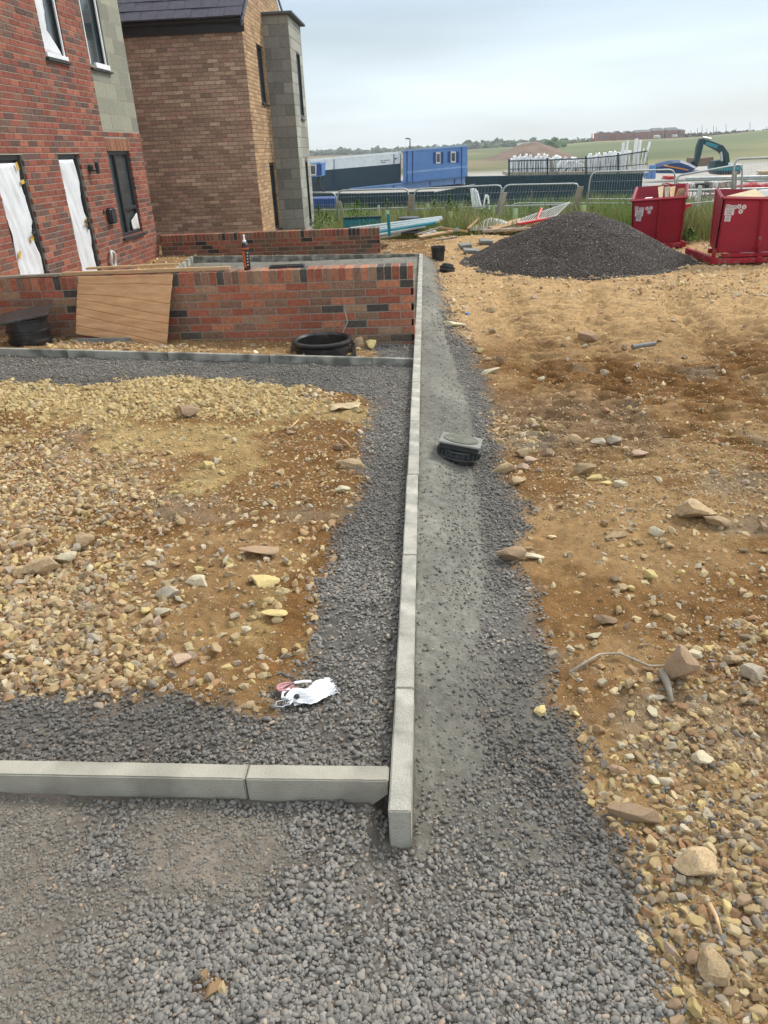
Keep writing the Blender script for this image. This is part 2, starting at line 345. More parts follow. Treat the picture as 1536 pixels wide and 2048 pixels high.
    ga=me.attributes.new('grit','FLOAT','POINT'); ga.data.foreach_set('value',(((1-g)*(Y<17))).ravel())
    m=bpy.data.materials.new('earth_ground'); m.use_nodes=True; nt=m.node_tree; N=nt.nodes.new; L=nt.links.new; b=nt.nodes['Principled BSDF']
    b.inputs['Roughness'].default_value=.93; b.inputs['Specular IOR Level'].default_value=.15
    tc=N('ShaderNodeTexCoord'); a=N('ShaderNodeAttribute'); a.attribute_name='Col'; gr=N('ShaderNodeAttribute'); gr.attribute_name='grit'
    n=N('ShaderNodeTexNoise'); n.inputs['Scale'].default_value=24; n.inputs['Detail'].default_value=9; n.inputs['Roughness'].default_value=.72; L(tc.outputs['Object'],n.inputs['Vector'])
    mr=N('ShaderNodeMapRange'); mr.inputs[1].default_value=.3; mr.inputs[2].default_value=.7; mr.inputs[3].default_value=.62; mr.inputs[4].default_value=1.3; L(n.outputs['Fac'],mr.inputs[0])
    sc1=N('ShaderNodeVectorMath'); sc1.operation='SCALE'; L(a.outputs['Color'],sc1.inputs[0]); L(mr.outputs[0],sc1.inputs['Scale'])
    # embedded pale grit
    vo=N('ShaderNodeTexVoronoi'); vo.inputs['Scale'].default_value=85; vo.inputs['Randomness'].default_value=1; L(tc.outputs['Object'],vo.inputs['Vector'])
    m1=N('ShaderNodeMapRange'); m1.inputs[1].default_value=.24; m1.inputs[2].default_value=.16; L(vo.outputs['Distance'],m1.inputs[0])
    sp=N('ShaderNodeSeparateXYZ'); L(vo.outputs['Color'],sp.inputs[0])
    m2=N('ShaderNodeMapRange'); m2.inputs[1].default_value=.45; m2.inputs[2].default_value=.5; L(sp.outputs[0],m2.inputs[0])
    f=N('ShaderNodeMath'); f.operation='MULTIPLY'; L(m1.outputs[0],f.inputs[0]); L(m2.outputs[0],f.inputs[1])
    f2_=N('ShaderNodeMath'); f2_.operation='MULTIPLY'; L(f.outputs[0],f2_.inputs[0]); L(gr.outputs['Fac'],f2_.inputs[1])
    gc=N('ShaderNodeMixRGB'); gc.inputs[1].default_value=(.55,.42,.22,1); gc.inputs[2].default_value=(.40,.28,.18,1); L(sp.outputs[1],gc.inputs[0])
    mx=N('ShaderNodeMixRGB'); L(f2_.outputs[0],mx.inputs[0]); L(sc1.outputs[0],mx.inputs[1]); L(gc.outputs[0],mx.inputs[2]); L(mx.outputs[0],b.inputs['Base Color'])
    nb=N('ShaderNodeTexNoise'); nb.inputs['Scale'].default_value=55; nb.inputs['Detail'].default_value=8; nb.inputs['Roughness'].default_value=.7; L(tc.outputs['Object'],nb.inputs['Vector'])
    ad=N('ShaderNodeMath'); ad.operation='MULTIPLY_ADD'; L(f2_.outputs[0],ad.inputs[0]); ad.inputs[1].default_value=.5; L(nb.outputs['Fac'],ad.inputs[2])
    bp=N('ShaderNodeBump'); bp.inputs['Strength'].default_value=.9; bp.inputs['Distance'].default_value=.012; L(ad.outputs[0],bp.inputs['Height']); L(bp.outputs[0],b.inputs['Normal'])
    me.materials.append(m); o=bpy.data.objects.new('ground',me); col.objects.link(o); tag(o,kind='structure'); return o
build_ground()

# ------------------------------------------------------------------ loose stone and gravel
def ico(sub):
    bm=bmesh.new(); bmesh.ops.create_icosphere(bm, subdivisions=sub, radius=1); 
    v=np.array([q.co[:] for q in bm.verts]); f=[tuple(a.index for a in p.verts) for p in bm.faces]; bm.free(); return v,f
def rock_mesh(seed, sub=3, cuts=9, sm=False, flat=.75):
    r=np.random.default_rng(seed); v,f=ico(sub)
    if cuts:
        for i in range(cuts):
            n=r.normal(size=3); n/=np.linalg.norm(n); dd=r.uniform(.42,.8); k=v@n; over=np.maximum(k-dd,0); v=v-over[:,None]*n*.93
    ph=r.random(3)*6; v=v*(1+(.06*np.sin(v[:,[1]]*5+ph[0])+.05*np.sin(v[:,[0]]*7+ph[1])+.04*np.sin(v[:,[2]]*9+ph[2]))*(.8 if cuts else .38))
    v=v*np.array([1,r.uniform(.7,.95),r.uniform(.5,.8)*flat/.75])
    me=bpy.data.meshes.new('rock'); me.from_pydata([tuple(q) for q in v],[],f)
    me.polygons.foreach_set('use_smooth',[True]*len(f))
    if cuts:
        bm=bmesh.new(); bm.from_mesh(me)
        for e in bm.edges:
            if len(e.link_faces)==2 and e.calc_face_angle(0)>R(19): e.smooth=False
        bm.to_mesh(me); bm.free()
    return me
def scatter(name, P, Rt, S, C, I, protos, m, parent=None):
    """one 'stuff' object: points carrying size, turn and colour, a stone instanced on each"""
    me=bpy.data.meshes.new(name); me.from_pydata([tuple(p) for p in P],[],[])
    for nm,tp,a in (('rot','FLOAT_VECTOR',Rt),('scl','FLOAT_VECTOR',S)):
        t=me.attributes.new(nm,tp,'POINT'); t.data.foreach_set('vector',np.asarray(a,float).ravel())
    t=me.attributes.new('Col','FLOAT_COLOR','POINT'); t.data.foreach_set('color',np.concatenate([C,np.ones((len(C),1))],1).ravel())
    t=me.attributes.new('idx','INT','POINT'); t.data.foreach_set('value',np.asarray(I,int))
    o=bpy.data.objects.new(name,me); col.objects.link(o)
    if parent is not None: o.parent=parent
    ng=bpy.data.node_groups.new(name,'GeometryNodeTree'); ng.interface.new_socket('Geometry',in_out='INPUT',socket_type='NodeSocketGeometry'); ng.interface.new_socket('Geometry',in_out='OUTPUT',socket_type='NodeSocketGeometry')
    N=ng.nodes.new; L=ng.links.new; gi=N('NodeGroupInput'); go=N('NodeGroupOutput')
    gt=N('GeometryNodeGeometryToInstance')
    for pm in protos[::-1]:
        if pm.name not in _pobj:
            if not pm.materials: pm.materials.append(m)
            _pobj[pm.name]=bpy.data.objects.new('stone_shape',pm)
        oi=N('GeometryNodeObjectInfo'); oi.inputs['Object'].default_value=_pobj[pm.name]; oi.inputs['As Instance'].default_value=False
        L(oi.outputs['Geometry'],gt.inputs[0])
    ip_=N('GeometryNodeInstanceOnPoints'); L(gi.outputs[0],ip_.inputs['Points']); L(gt.outputs[0],ip_.inputs['Instance']); ip_.inputs['Pick Instance'].default_value=True
    def na(n_,t_):
        q=N('GeometryNodeInputNamedAttribute'); q.data_type=t_; q.inputs['Name'].default_value=n_; return q.outputs['Attribute']
    L(na('idx','INT'),ip_.inputs['Instance Index']); 
    e=N('FunctionNodeEulerToRotation'); L(na('rot','FLOAT_VECTOR'),e.inputs[0]); L(e.outputs[0],ip_.inputs['Rotation']); L(na('scl','FLOAT_VECTOR'),ip_.inputs['Scale'])
    L(ip_.outputs[0],go.inputs[0])
    md=o.modifiers.new('scatter','NODES'); md.node_group=ng; return o
_pobj={}
def surf(x, y):
    g=gmask(x,y); d=dust(x,y)*g; return G(x,y)+detail(x,y,g,d)
def fan(n, y0, y1, p=1.6, side=.0):
    """points spread over the view fan and a margin either side, thinning with distance"""
    u=rng.random(n); a=1-p; y=(y0**a+u*(y1**a-y0**a))**(1/a)
    hw=1.05+.66*y+side; x=(rng.random(n)*2-1)*hw
    return x,y
peb=[rock_mesh(100+i,2 if i<3 else 3,0,flat=.85) for i in range(6)]
def on_kerb(x,y,m=.0):
    return ((x>-.13-m)&(x<-.055+m)&(y>1.43))|((y>1.535-m)&(y<1.605+m)&(x<-.1))|((y>6.3-m)&(y<6.36+m)&(x<-.1))|((y>7.28)&(y<7.52)&(x<-.1))|((y>13.46)&(y<13.54)&(x<-.1))
KC=[]
def gravel_layer():
    P=[];S=[];C=[]
    for n,y0,y1,p,r0,r1 in ((300000,.32,2.6,1.35,.0040,.0088),(260000,2.6,7.0,1.2,.0048,.0085),(110000,7.0,13.6,1.0001,.007,.0125)):
        x,y=fan(n,y0,y1,p,.25)
        g=gmask(x,y); d=dust(x,y)*g
        den=1.0
        keep=(rng.random(n)<g*(1-d*np.where((y<1.57)&(x<-.06),.22,.995))**1.8)&~on_kerb(x,y,.004)
        # thin spill of gravel over the right-hand dirt and bare dust spots
        spill=(x>.2)&(x<1.5)&(y<2.4)&(rng.random(n)<.16*ss(fbm(x*3,y*3,3,22)+.10,0,.3)*(1-ss(x,.9,1.5)))
        keep&=(rng.random(n)<(.55+.45*ss(fbm(x*6,y*6,3,23),-.25,-.05)))
        tail=(rng.random(n)<.5*ss(gmask(x-.05,y),.2,.9)*.35)&(x>.1)
        tail|=(rng.random(n)<.22*ss(gmask(x+.06,y),.2,.9))&(x<-.3)&(y>1.6)&(y<6.3)
        keep|=(spill|tail)&~on_kerb(x,y,.004)
        x=x[keep];y=y[keep];k=len(x); r=rng.uniform(r0,r1,k)*rng.choice([.5,.8,1,1.25],k,p=[.25,.3,.3,.15]); dk=(dust(x,y)*((y<1.57)&(x<-.06))); r=r*(1-.25*dk)*(1-.35*dust(x,y)*(x>-.06))
        z=surf(x,y)+r*rng.uniform(-.3,.95,k)*(1-.8*dk); P.append(np.stack([x,y,z],1)); S.append(np.stack([r*rng.uniform(1,1.3,k),r*rng.uniform(.8,1.1,k),r*rng.uniform(.65,1,k)],1))
        t=rng.random((k,1)); b=np.array([.205,.198,.178])*(1-t)+np.array([.25,.225,.19])*t
        n3=fbm(x*1.3,y*1.3,3,24); wet=ss(n3,-.05,.22)*.30+ss(y,1.62,1.9)*.08*(x<.6)
        dusty=ss(1.55-y,0,.5)*.12
        b=b*(rng.uniform(.62,1.3,(k,1)))*((1-wet+dusty)*(1+.22*ss(y,1.6,2.4)))[:,None]; b=b*(1-dk[:,None])+np.array([.225,.205,.17])*dk[:,None]*rng.uniform(.75,1.15,(k,1)); wm=rng.random(k)<.04; b[wm]=b[wm]*np.array([1.6,1.35,1.15]); C.append(b)
    P=np.concatenate(P);S=np.concatenate(S);C=np.concatenate(C);k=len(P); print('pebbles',k)
    o=scatter('dark_gravel',P,np.stack([rng.normal(0,.35,k),rng.normal(0,.35,k),rng.random(k)*6.28],1),S,C,rng.integers(0,6,k),peb,M['gravel'])
    tag(o,'dark grey rounded gravel bedding spread along both sides of the kerbs','gravel',kind='stuff')
gravel_layer()
rocks=[rock_mesh(200+i,3,random.choice([10,12,15])) for i in range(10)]
for q in rocks: q.materials.append(M['stone_i'])
TONES=np.array([(.66,.51,.29),(.58,.43,.24),(.74,.61,.37),(.50,.34,.19),(.50,.40,.28),(.72,.57,.27),(.52,.32,.18),(.74,.66,.50),(.50,.43,.34)])
def stones_layer():
    P=[];S=[];C=[]
    for n,y0,y1,p,r0,r1,pw,sink in ((300000,.35,5,1.4,.0018,.0055,1.3,.5),(170000,3.5,16.5,1.2,.004,.011,1.3,.5),(90000,.35,6.4,1.2,.006,.025,2.0,.3),(60000,4.6,16.8,1.0001,.010,.038,2.2,.35),(60000,1.9,4.6,1.1,.007,.030,1.7,.25),(50000,4.4,6.4,1.0001,.008,.026,1.6,.3),(30000,.4,3.0,1.3,.006,.022,1.6,.3)):
        x,y=fan(n,y0,y1,p,.3); g=gmask(x,y)
        cl=ss(fbm(x*1.1,y*1.1,3,25),-.16,.2)
        lp=(x<-.1)&(y<6.34)
        # more stone towards the left plot's far corner and its near left
        cl=np.where(lp, np.clip(.35*cl+.8*ss(-x-.35*np.minimum(y,4)+.1*fbm(x*3,y*3,2,26),.0,.6)*(y<4.3)+.9*(y>4.9)*ss(-x,.5,1.8),.06,1), cl*.75+.1)
        cl=np.where((x>.4)&(y>2.6)&(y<4.6)&~lp, cl*.45, cl)
        cl=np.where((x>.5)&(y>4.6)&(y<11)&~lp, cl*(.07+.55*ss(fbm(x*.9,y*.9,3,29),.08,.25)), cl)
        cl=np.where((x>2.6)&(y>9.5),.8,cl)
        if r1<.0115: cl=.35+.65*cl
        if r1 in (.030,): cl=np.where(lp&(y<4.4), .52*ss(-x-.35-.33*y+.5*fbm(x*1.6,y*1.6,3,27),-.25,.55)+.10, 0)*(.35+.65*ss(fbm(x*2,y*2,3,28),-.2,.08))
        if r1 in (.026,): cl=np.where(lp, .9*ss(y,4.7,5.5)*ss(-x+fbm(x*2,y*2,2,29),.4,1.6)+.05,0)
        if r1 in (.022,): cl=np.where((x>.45), .42*(1-ss(y,2.1,2.9))*(.3+.7*ss(fbm(x*2.4,y*2.4,3,33),-.2,.1)),0)
        keep=(rng.random(n)<(1-g)**2*cl)&~on_kerb(x,y,.01)&~((x<-.06)&(y>7.3)&(y<13.6)&(x>-4.2))
        keep&=~((y>16)&(x>4.4))
        x=x[keep];y=y[keep];k=len(x); r=r0+(r1-r0)*rng.random(k)**pw
        z=surf(x,y)+r*rng.uniform(-sink-.1,.35,k); P.append(np.stack([x,y,z],1)); S.append(np.stack([r*rng.uniform(1,1.3,k),r*rng.uniform(.85,1.1,k),r*rng.uniform(1.0,1.4,k)],1))
        t=TONES[rng.choice(len(TONES),k,p=[.2,.16,.14,.12,.1,.07,.08,.06,.07])]; t=t*rng.uniform(.7,1.3,(k,1))*np.array([1.04,.99,.92])
        yl=((x<-1)&(y>4.6)&(y<6.4))|((x<-.4)&(fbm(x*1.6,y*1.6,3,77)>.1)&(y<6.4)&(y>1.6)); t[yl]=t[yl]*.5+np.array([.6,.47,.2])*.55
        C.append(t)
    P=np.concatenate(P);S=np.concatenate(S);C=np.concatenate(C);k=len(P); print('stones',k)
    o=scatter('loose_stones',P,np.stack([rng.normal(0,.5,k),rng.normal(0,.5,k),rng.random(k)*6.28],1),S,C,rng.integers(0,10,k),rocks,M['stone_i'])
    tag(o,'tan and yellow stones and grit strewn through the churned earth','stones',kind='stuff')
stones_layer()
ORD=['first','second','third','fourth','fifth','sixth','seventh','eighth','ninth','tenth','eleventh','twelfth','thirteenth','fourteenth','fifteenth']
# ------------------------------------------------------------------ kerb stones
def kerb(a, b, za, zb, label, group, w=.063, h=.16, cut=False, m='concrete'):
    a=Vector(a);b=Vector(b); d=(b-a); ln=d.length; ang=math.atan2(d.y,d.x); mb=MB()
    n=14; h2=h+.06
    prof=[]
    for i in range(n+1):
        t=i/n
        for (yy,zz) in ((-w/2,0),(-w/2,-.055),(-w/2,-h2),(w/2,-h2),(w/2,-.055),(w/2,0)):
            x=t*ln
            if cut and zz<-.1: x=t*(ln-.17)
            j=(random.random()-.5)*.0012
            prof.append(Vector((x, yy+j, zz+(za+(zb-za)*t)+(random.random()-.5)*.0012)))
    fs=[(i*6+k,i*6+(k+1)%6,(i+1)*6+(k+1)%6,(i+1)*6+k) for i in range(n) for k in range(6)]+[(0,1,2,3,4,5),tuple(n*6+k for k in range(5,-1,-1))]
    mb.add(prof,fs)
    bm_o=mb.build('edging_kerb',m)
    bm=bmesh.new(); bm.from_mesh(bm_o.data)
    ed=[e for e in bm.edges if len(e.link_faces)==2 and e.calc_face_angle(0)>R(60)]
    bmesh.ops.bevel(bm,geom=ed,offset=.004,segments=2,affect='EDGES',clamp_overlap=True); bm.to_mesh(bm_o.data); bm.free()
    bm_o.location=(a.x,a.y,0); bm_o.rotation_euler=(0,0,ang)
    return tag(bm_o,label,'kerb',group)
y=1.437; i=0
lens=[.52]+[.915]*13
while y<13.5:
    ln=min(lens[i],13.52-y)
    lab={0:'pale concrete edging kerb with its square cut end facing the camera, nearest of the long row'}.get(i, '%s concrete edging kerb counted from the near end of the long straight row'%ORD[i])
    if 13.52-y<=.92: lab='last concrete edging kerb at the far end of the long row, by the black bucket'
    kerb((-.0915+random.uniform(-.002,.002),y),(-.0915+random.uniform(-.002,.002),y+ln-.004),.15+random.uniform(-.002,.002),.15+random.uniform(-.002,.002),lab,'edging kerbs of the long straight row'); y+=ln; i+=1
# near cross kerb
M['concrete_dimple']=mat('concrete_dimple',(.45,.42,.34),.85,.14,5,.2,140,c2=(.28,.26,.21),c2scale=5,c2pos=(.46,.64),objrand=.05)
def dimple(m):
    nt=m.node_tree; N=nt.nodes.new; L=nt.links.new; b=nt.nodes['Principled BSDF']
    tc=N('ShaderNodeTexCoord'); v=N('ShaderNodeTexVoronoi'); v.inputs['Scale'].default_value=150; v.inputs['Randomness'].default_value=.12; L(tc.outputs['Object'],v.inputs['Vector'])
    g=N('ShaderNodeNewGeometry'); bp=[n for n in nt.nodes if n.type=='BUMP'][0]
    b2=N('ShaderNodeBump'); b2.invert=True; b2.inputs['Strength'].default_value=.9; b2.inputs['Distance'].default_value=.003; L(v.outputs['Distance'],b2.inputs['Height']); L(bp.outputs[0],b2.inputs['Normal'])
    s=N('ShaderNodeSeparateXYZ'); L(g.outputs['True Normal'],s.inputs[0])
    mix=N('ShaderNodeMix'); mix.data_type='VECTOR'; mr=N('ShaderNodeMath'); mr.operation='LESS_THAN'; mr.inputs[1].default_value=.5; L(s.outputs['Z'],mr.inputs[0])
    L(mr.outputs[0],mix.inputs['Factor']); L(bp.outputs[0],mix.inputs[4]); L(b2.outputs[0],mix.inputs[5]); L(mix.outputs[1],b.inputs['Normal'])
dimple(M['concrete_dimple'])
G2='edging kerbs of the near cross row'
kerb((-.553,1.572),(-.129,1.574),.152,.150,'short concrete kerb with cut corner butting against the long row','edging kerbs of the near cross row',w=.06,cut=True,m='concrete_dimple')
kerb((-1.47,1.578),(-.557,1.573),.156,.151,'long dimpled concrete kerb in the near cross row at the left edge',G2,w=.06,m='concrete_dimple')
kerb((-2.39,1.584),(-1.474,1.579),.16,.156,'dimpled concrete kerb in the near cross row beyond the left edge of the photo',G2,w=.06,m='concrete_dimple')
G3='edging kerbs of the middle cross row'
x=-.129; i=0; M['concrete_dirty']=mat('concrete_dirty',(.40,.39,.33),.88,.2,5,.3,120,c2=(.13,.13,.11),c2scale=5,c2pos=(.42,.58),objrand=.1)
for ln in (.36,.915,.915,.915,.915,.915):
    f=lambda q:.15+.19*(-q-.12)/3.75
    kerb((x-ln+.005,6.335),(x,6.33),f(x-ln),f(x),'%s concrete kerb from the long row in the middle cross row before the brick wall'%ORD[i],G3,w=.05,h=.12,m='concrete_dirty'); x-=ln; i+=1
G4='edging kerbs of the far cross row'
x=-.129; i=0
for ln in (.8,.915,.915,.915,.55):
    f=lambda q:.15+.085*(-q-.12)/4.1
    kerb((x-ln+.005,13.5),(x,13.5),f(x-ln),f(x),'%s dirty concrete kerb from the long row in the far cross row before the back wall'%ORD[i],G4,w=.05,h=.14,m='concrete_dirty'); x-=ln; i+=1
kerb((-3.98,11.6),(-4.2,13.47),.24,.236,'slanting pale concrete kerb running from the red house side to the far cross row','edging kerbs of the far cross row',w=.05,h=.1,m='concrete_dirty')

# ------------------------------------------------------------------ brick walls
PAL_NEAR=[((.38,.125,.075),.34),((.45,.18,.10),.22),((.27,.15,.10),.25),((.095,.078,.065),.10),((.34,.21,.13),.10)]
PAL_RED=[((.27,.085,.058),.42),((.33,.12,.075),.22),((.15,.085,.068),.25),((.23,.11,.075),.11)]
PAL_BUFF=[((.44,.31,.215),.4),((.35,.24,.17),.25),((.54,.39,.28),.2),((.43,.265,.20),.15)]
PAL_TAN=[((.48,.31,.17),.5),((.40,.25,.14),.3),((.54,.36,.2),.2)]
def pick(pal):
    c=random.choices([p[0] for p in pal],[p[1] for p in pal])[0]; k=random.uniform(.8,1.2); return tuple(q*k for q in c)
def wallmap(o, u, n):
    o=Vector(o);u=Vector(u);n=Vector(n)
    return lambda a,z,d: o+u*a+Vector((0,0,z))+n*d
def slab(mb, mp, a0,a1,z0,z1,t,holes=(),top=None):
    xs=sorted({a0,a1,*[h[0] for h in holes],*[h[1] for h in holes]}); zs=sorted({z0,z1,*[h[2] for h in holes],*[h[3] for h in holes]})
    xs=[q for q in xs if a0<=q<=a1]; zs=[q for q in zs if z0<=q<=z1]
    for i in range(len(xs)-1):
        for j in range(len(zs)-1):
            cx=(xs[i]+xs[i+1])/2; cz=(zs[j]+zs[j+1])/2
            if any(h[0]<cx<h[1] and h[2]<cz<h[3] for h in holes): continue
            p=[mp(a,z,d) for a in(xs[i],xs[i+1]) for z in(zs[j],zs[j+1]) for d in(0,-t)]
            mb.add(p,[(0,1,3,2),(4,6,7,5),(0,4,5,1),(2,3,7,6),(0,2,6,4),(1,5,7,3)])
def bricks(mb, mp, a0,a1,z0,z1,pal,holes=(),L_=.225,Hc=.075,j=.010,pr=.005,dep=.03,clip=None,colf=None,a_off=0.):
    nz=int(math.ceil((z1-z0)/Hc-1e-6))
    for r in range(nz):
        zb=z0+r*Hc; zt=min(zb+Hc-j,z1); 
        if zt-zb<.01: continue
        a=a0-(L_/2 if r%2 else 0)-a_off
        while a<a1-.01:
            s=max(a,a0); e=min(a+L_-j,a1); a+=L_
            if e-s<.02: continue
            cz=(zb+zt)/2; segs=[(s,e)]
            for h in holes:
                if h[2]-.02<cz<h[3]+.02:
                    ns=[]
                    for q0,q1 in segs:
                        if q1<=h[0]+.001 or q0>=h[1]-.001: ns.append((q0,q1))
                        else:
                            if q0<h[0]-.003: ns.append((q0,h[0]+.002))
                            if q1>h[1]+.003: ns.append((h[1]-.002,q1))
                    segs=ns
            for q0,q1 in segs:
                if clip and clip((q0+q1)/2,zt): continue
                c=pick(pal) if colf is None else colf((q0+q1)/2,cz)
                v=pr+random.uniform(-.0015,.0015); bv=.003
                p=[mp(x_,z_,d_) for x_,z_,d_ in ((q0,zb,-dep),(q1,zb,-dep),(q1,zt,-dep),(q0,zt,-dep),(q0,zb,v-bv),(q1,zb,v-bv),(q1,zt,v-bv),(q0,zt,v-bv),(q0+bv,zb+bv,v),(q1-bv,zb+bv,v),(q1-bv,zt-bv,v),(q0+bv,zt-bv,v))]
                mb.add(p,[(0,1,5,4),(1,2,6,5),(2,3,7,6),(3,0,4,7),(4,5,9,8),(5,6,10,9),(6,7,11,10),(7,4,8,11),(8,9,10,11)],c)
def onedge(mb, mp, a0,a1,z0,z1,pal,w=.075,j=.010,pr=.006,dep=.03):
    a=a0
    while a<a1-.02:
        c=pick(pal); e=min(a+w-j,a1); v=pr+random.uniform(-.002,.002)
        p=[mp(x_,z_,d_) for x_ in(a,e) for z_ in(z0,z1+random.uniform(-.002,.002)) for d_ in(v,-dep)]
        mb.add(p,[(0,1,3,2),(4,6,7,5),(0,4,5,1),(2,3,7,6),(0,2,6,4),(1,5,7,3)],c); a+=w
def garden_wall(x0,x1,Y,z0,z1,label,pal,thick=.215,dirtier=None,capw=.12):
    rt=root('garden_wall',label,'wall',((x0+x1)/2,Y,z0))
    inv=Matrix.Translation(-Vector(rt.location))
    o=Vector((x0,Y,0))-Vector(rt.location); mp=wallmap(o,(1,0,0),(0,-1,0)); ln=x1-x0
    core=MB(); slab(core,mp,0.006,ln-.006,z0-.3,z1-.004,thick-.006); core.build('mortar_core','mortar',rt)
    mb=MB(); top=z1-capw
    n=int((top-z0)/.075)+4; zb=top-n*.075
    def cf(a,z):
        c=pick(pal); k=max(0,min(1,(zb_[0]+.30-z)/.22))*random.uniform(.2,.8); return tuple(q*(1-k)+d_*k for q,d_ in zip(c,(.25,.18,.11)))
    zb_=[max(z0,0)+.0]
    bricks(mb,mp,0,ln,zb,top,pal,colf=cf)
    # the right-hand end and the back
    me_=wallmap(o+Vector((ln-.001,0,0)),(0,1,0),(1,0,0)); bricks(mb,me_,0,thick,zb,top,pal,L_=.21)
    mbk=wallmap(o+Vector((ln,thick,0)),(-1,0,0),(0,1,0)); bricks(mb,mbk,0,ln,zb,top,pal)
    mb.build('brickwork','brick',rt,fix=True)
    mc=MB(); onedge(mc,mp,0,ln,top,z1,pal,dep=thick,pr=.006); mc.build('capping_course','brick',rt,bevel=.003)
    return rt
PAL_BACK=[((.27,.085,.055),.3),((.33,.12,.07),.2),((.17,.10,.065),.25),((.05,.042,.04),.17),((.25,.15,.085),.08)]
garden_wall(-4.98,-.128,7.3,-.05,.80,'low red and black brick garden wall with cardboard sheet leaning on it',PAL_NEAR)
garden_wall(-5.05,-.87,14.4,0,.52,'far brick garden wall ending at the sandy gap beside the teal pipes',PAL_BACK)
# ------------------------------------------------------------------ red brick house (front faces +X)
XF=-5.1
rh=root('red_brick_house','red brick house with white film over its doors and a grey block panel','house',(XF,11,0))
O=-Vector(rh.location)
mpF=wallmap(Vector((XF,0,0))+O,(0,1,0),(1,0,0))
D1=(9.25,10.0,-.25,1.93); D2=(10.98,11.69,-.25,1.93); WG=(12.76,13.74,.66,1.965); W1=(11.28,11.95,3.12,4.42); W2=(12.77,13.5,3.13,4.42); BLK=(12.74,14.41,2.26,6.2)
holes=[D1,D2,WG,W1,W2]
core=MB(); slab(core,mpF,4.5,14.39,-.3,6.2,.25,holes)
slab(core,wallmap(Vector((XF-.25,14.39,0))+O,(-1,0,0),(0,1,0)),0,5,-.3,6.2,.25)
core.build('wall_core','mortar',rh)
mb=MB(); bricks(mb,mpF,4.5,14.4,-.3,6.2,PAL_RED,holes=[D1,D2,(WG[0],WG[1],WG[2],WG[3]+.19),W1,W2,BLK])
onedge(mb,mpF,WG[0],WG[1]+.05,WG[3]+.005,WG[3]+.185,[((.30,.14,.08),1)],dep=.03)
bricks(mb,wallmap(Vector((XF-.004,14.39,0))+O,(-1,0,0),(0,1,0)),0,5,-.3,6.2,PAL_RED)
mb.build('brickwork','brick',rh)
PAL_BLK=[((.33,.33,.255),.6),((.29,.29,.235),.4)]
mb=MB(); bricks(mb,mpF,BLK[0]+.005,BLK[1]-.015,BLK[2]+.01,BLK[3],PAL_BLK,holes=[W1,W2],L_=.45,Hc=.225,j=.008,pr=.002); mb.build('block_panel','block',rh)
mb=MB(); mb.bb(tuple(Vector((XF-5.2,4.4,6.2))+O),tuple(Vector((XF+.35,14.7,6.35))+O)); mb.build('roof_edge','dark_frame',rh)
mb=MB(); mb.bb(tuple(Vector((XF-.9,8,-.25))+O),tuple(Vector((XF-.8,14.2,6))+O)); mb.build('inner_wall','concrete_old',rh)
def rframe(h, dep=-.09, fw=.055, parent=rh, name='window', sill=True, mull=None, mp=mpF, glass='glass', mat_='dark_frame', tr=None):
    a0,a1,z0,z1=h; fr=MB()
    def bar(x0,x1,y0,y1,d0,d1):
        p=[mp(x_,z_,d_) for x_ in(x0,x1) for z_ in(y0,y1) for d_ in(d0,d1)]; fr.add(p,[(0,1,3,2),(4,6,7,5),(0,4,5,1),(2,3,7,6),(0,2,6,4),(1,5,7,3)])
    bar(a0,a1,z0,z0+fw,dep,dep+.06); bar(a0,a1,z1-fw,z1,dep,dep+.06); bar(a0,a0+fw,z0+fw,z1-fw,dep,dep+.06); bar(a1-fw,a1,z0+fw,z1-fw,dep,dep+.06)
    if mull: bar(mull-fw/2,mull+fw/2,z0+fw,z1-fw,dep,dep+.065)
    if tr: bar(mull+fw/2 if mull else a0+fw,a1-fw,tr-fw/2,tr+fw/2,dep,dep+.062)
    f=fr.build(name,mat_,parent,bevel=.006)
    g=MB(); p=[mp(x_,z_,dep+.02) for x_,z_ in((a0+.02,z0+.02),(a1-.02,z0+.02),(a1-.02,z1-.02),(a0+.02,z1-.02))]
    q=[mp(x_,z_,dep+.012) for x_,z_ in((a0+.02,z0+.02),(a1-.02,z0+.02),(a1-.02,z1-.02),(a0+.02,z1-.02))]
    g.add(p+q,[(0,1,2,3),(7,6,5,4),(0,4,5,1),(1,5,6,2),(2,6,7,3),(3,7,4,0)]); g.build('pane',glass,f)
    if sill:
        s=MB(); p=[mp(x_,z_,d_) for x_ in(a0-.03,a1+.03) for z_,d_ in((z0-.045,.05),(z0-.02,.05),(z0,-.03),(z0-.045,-.03))]
        s.add(p,[(0,1,2,3),(7,6,5,4),(0,4,5,1),(1,5,6,2),(2,6,7,3),(3,7,4,0)]); s.build('sill','dark_frame',f)
    return f
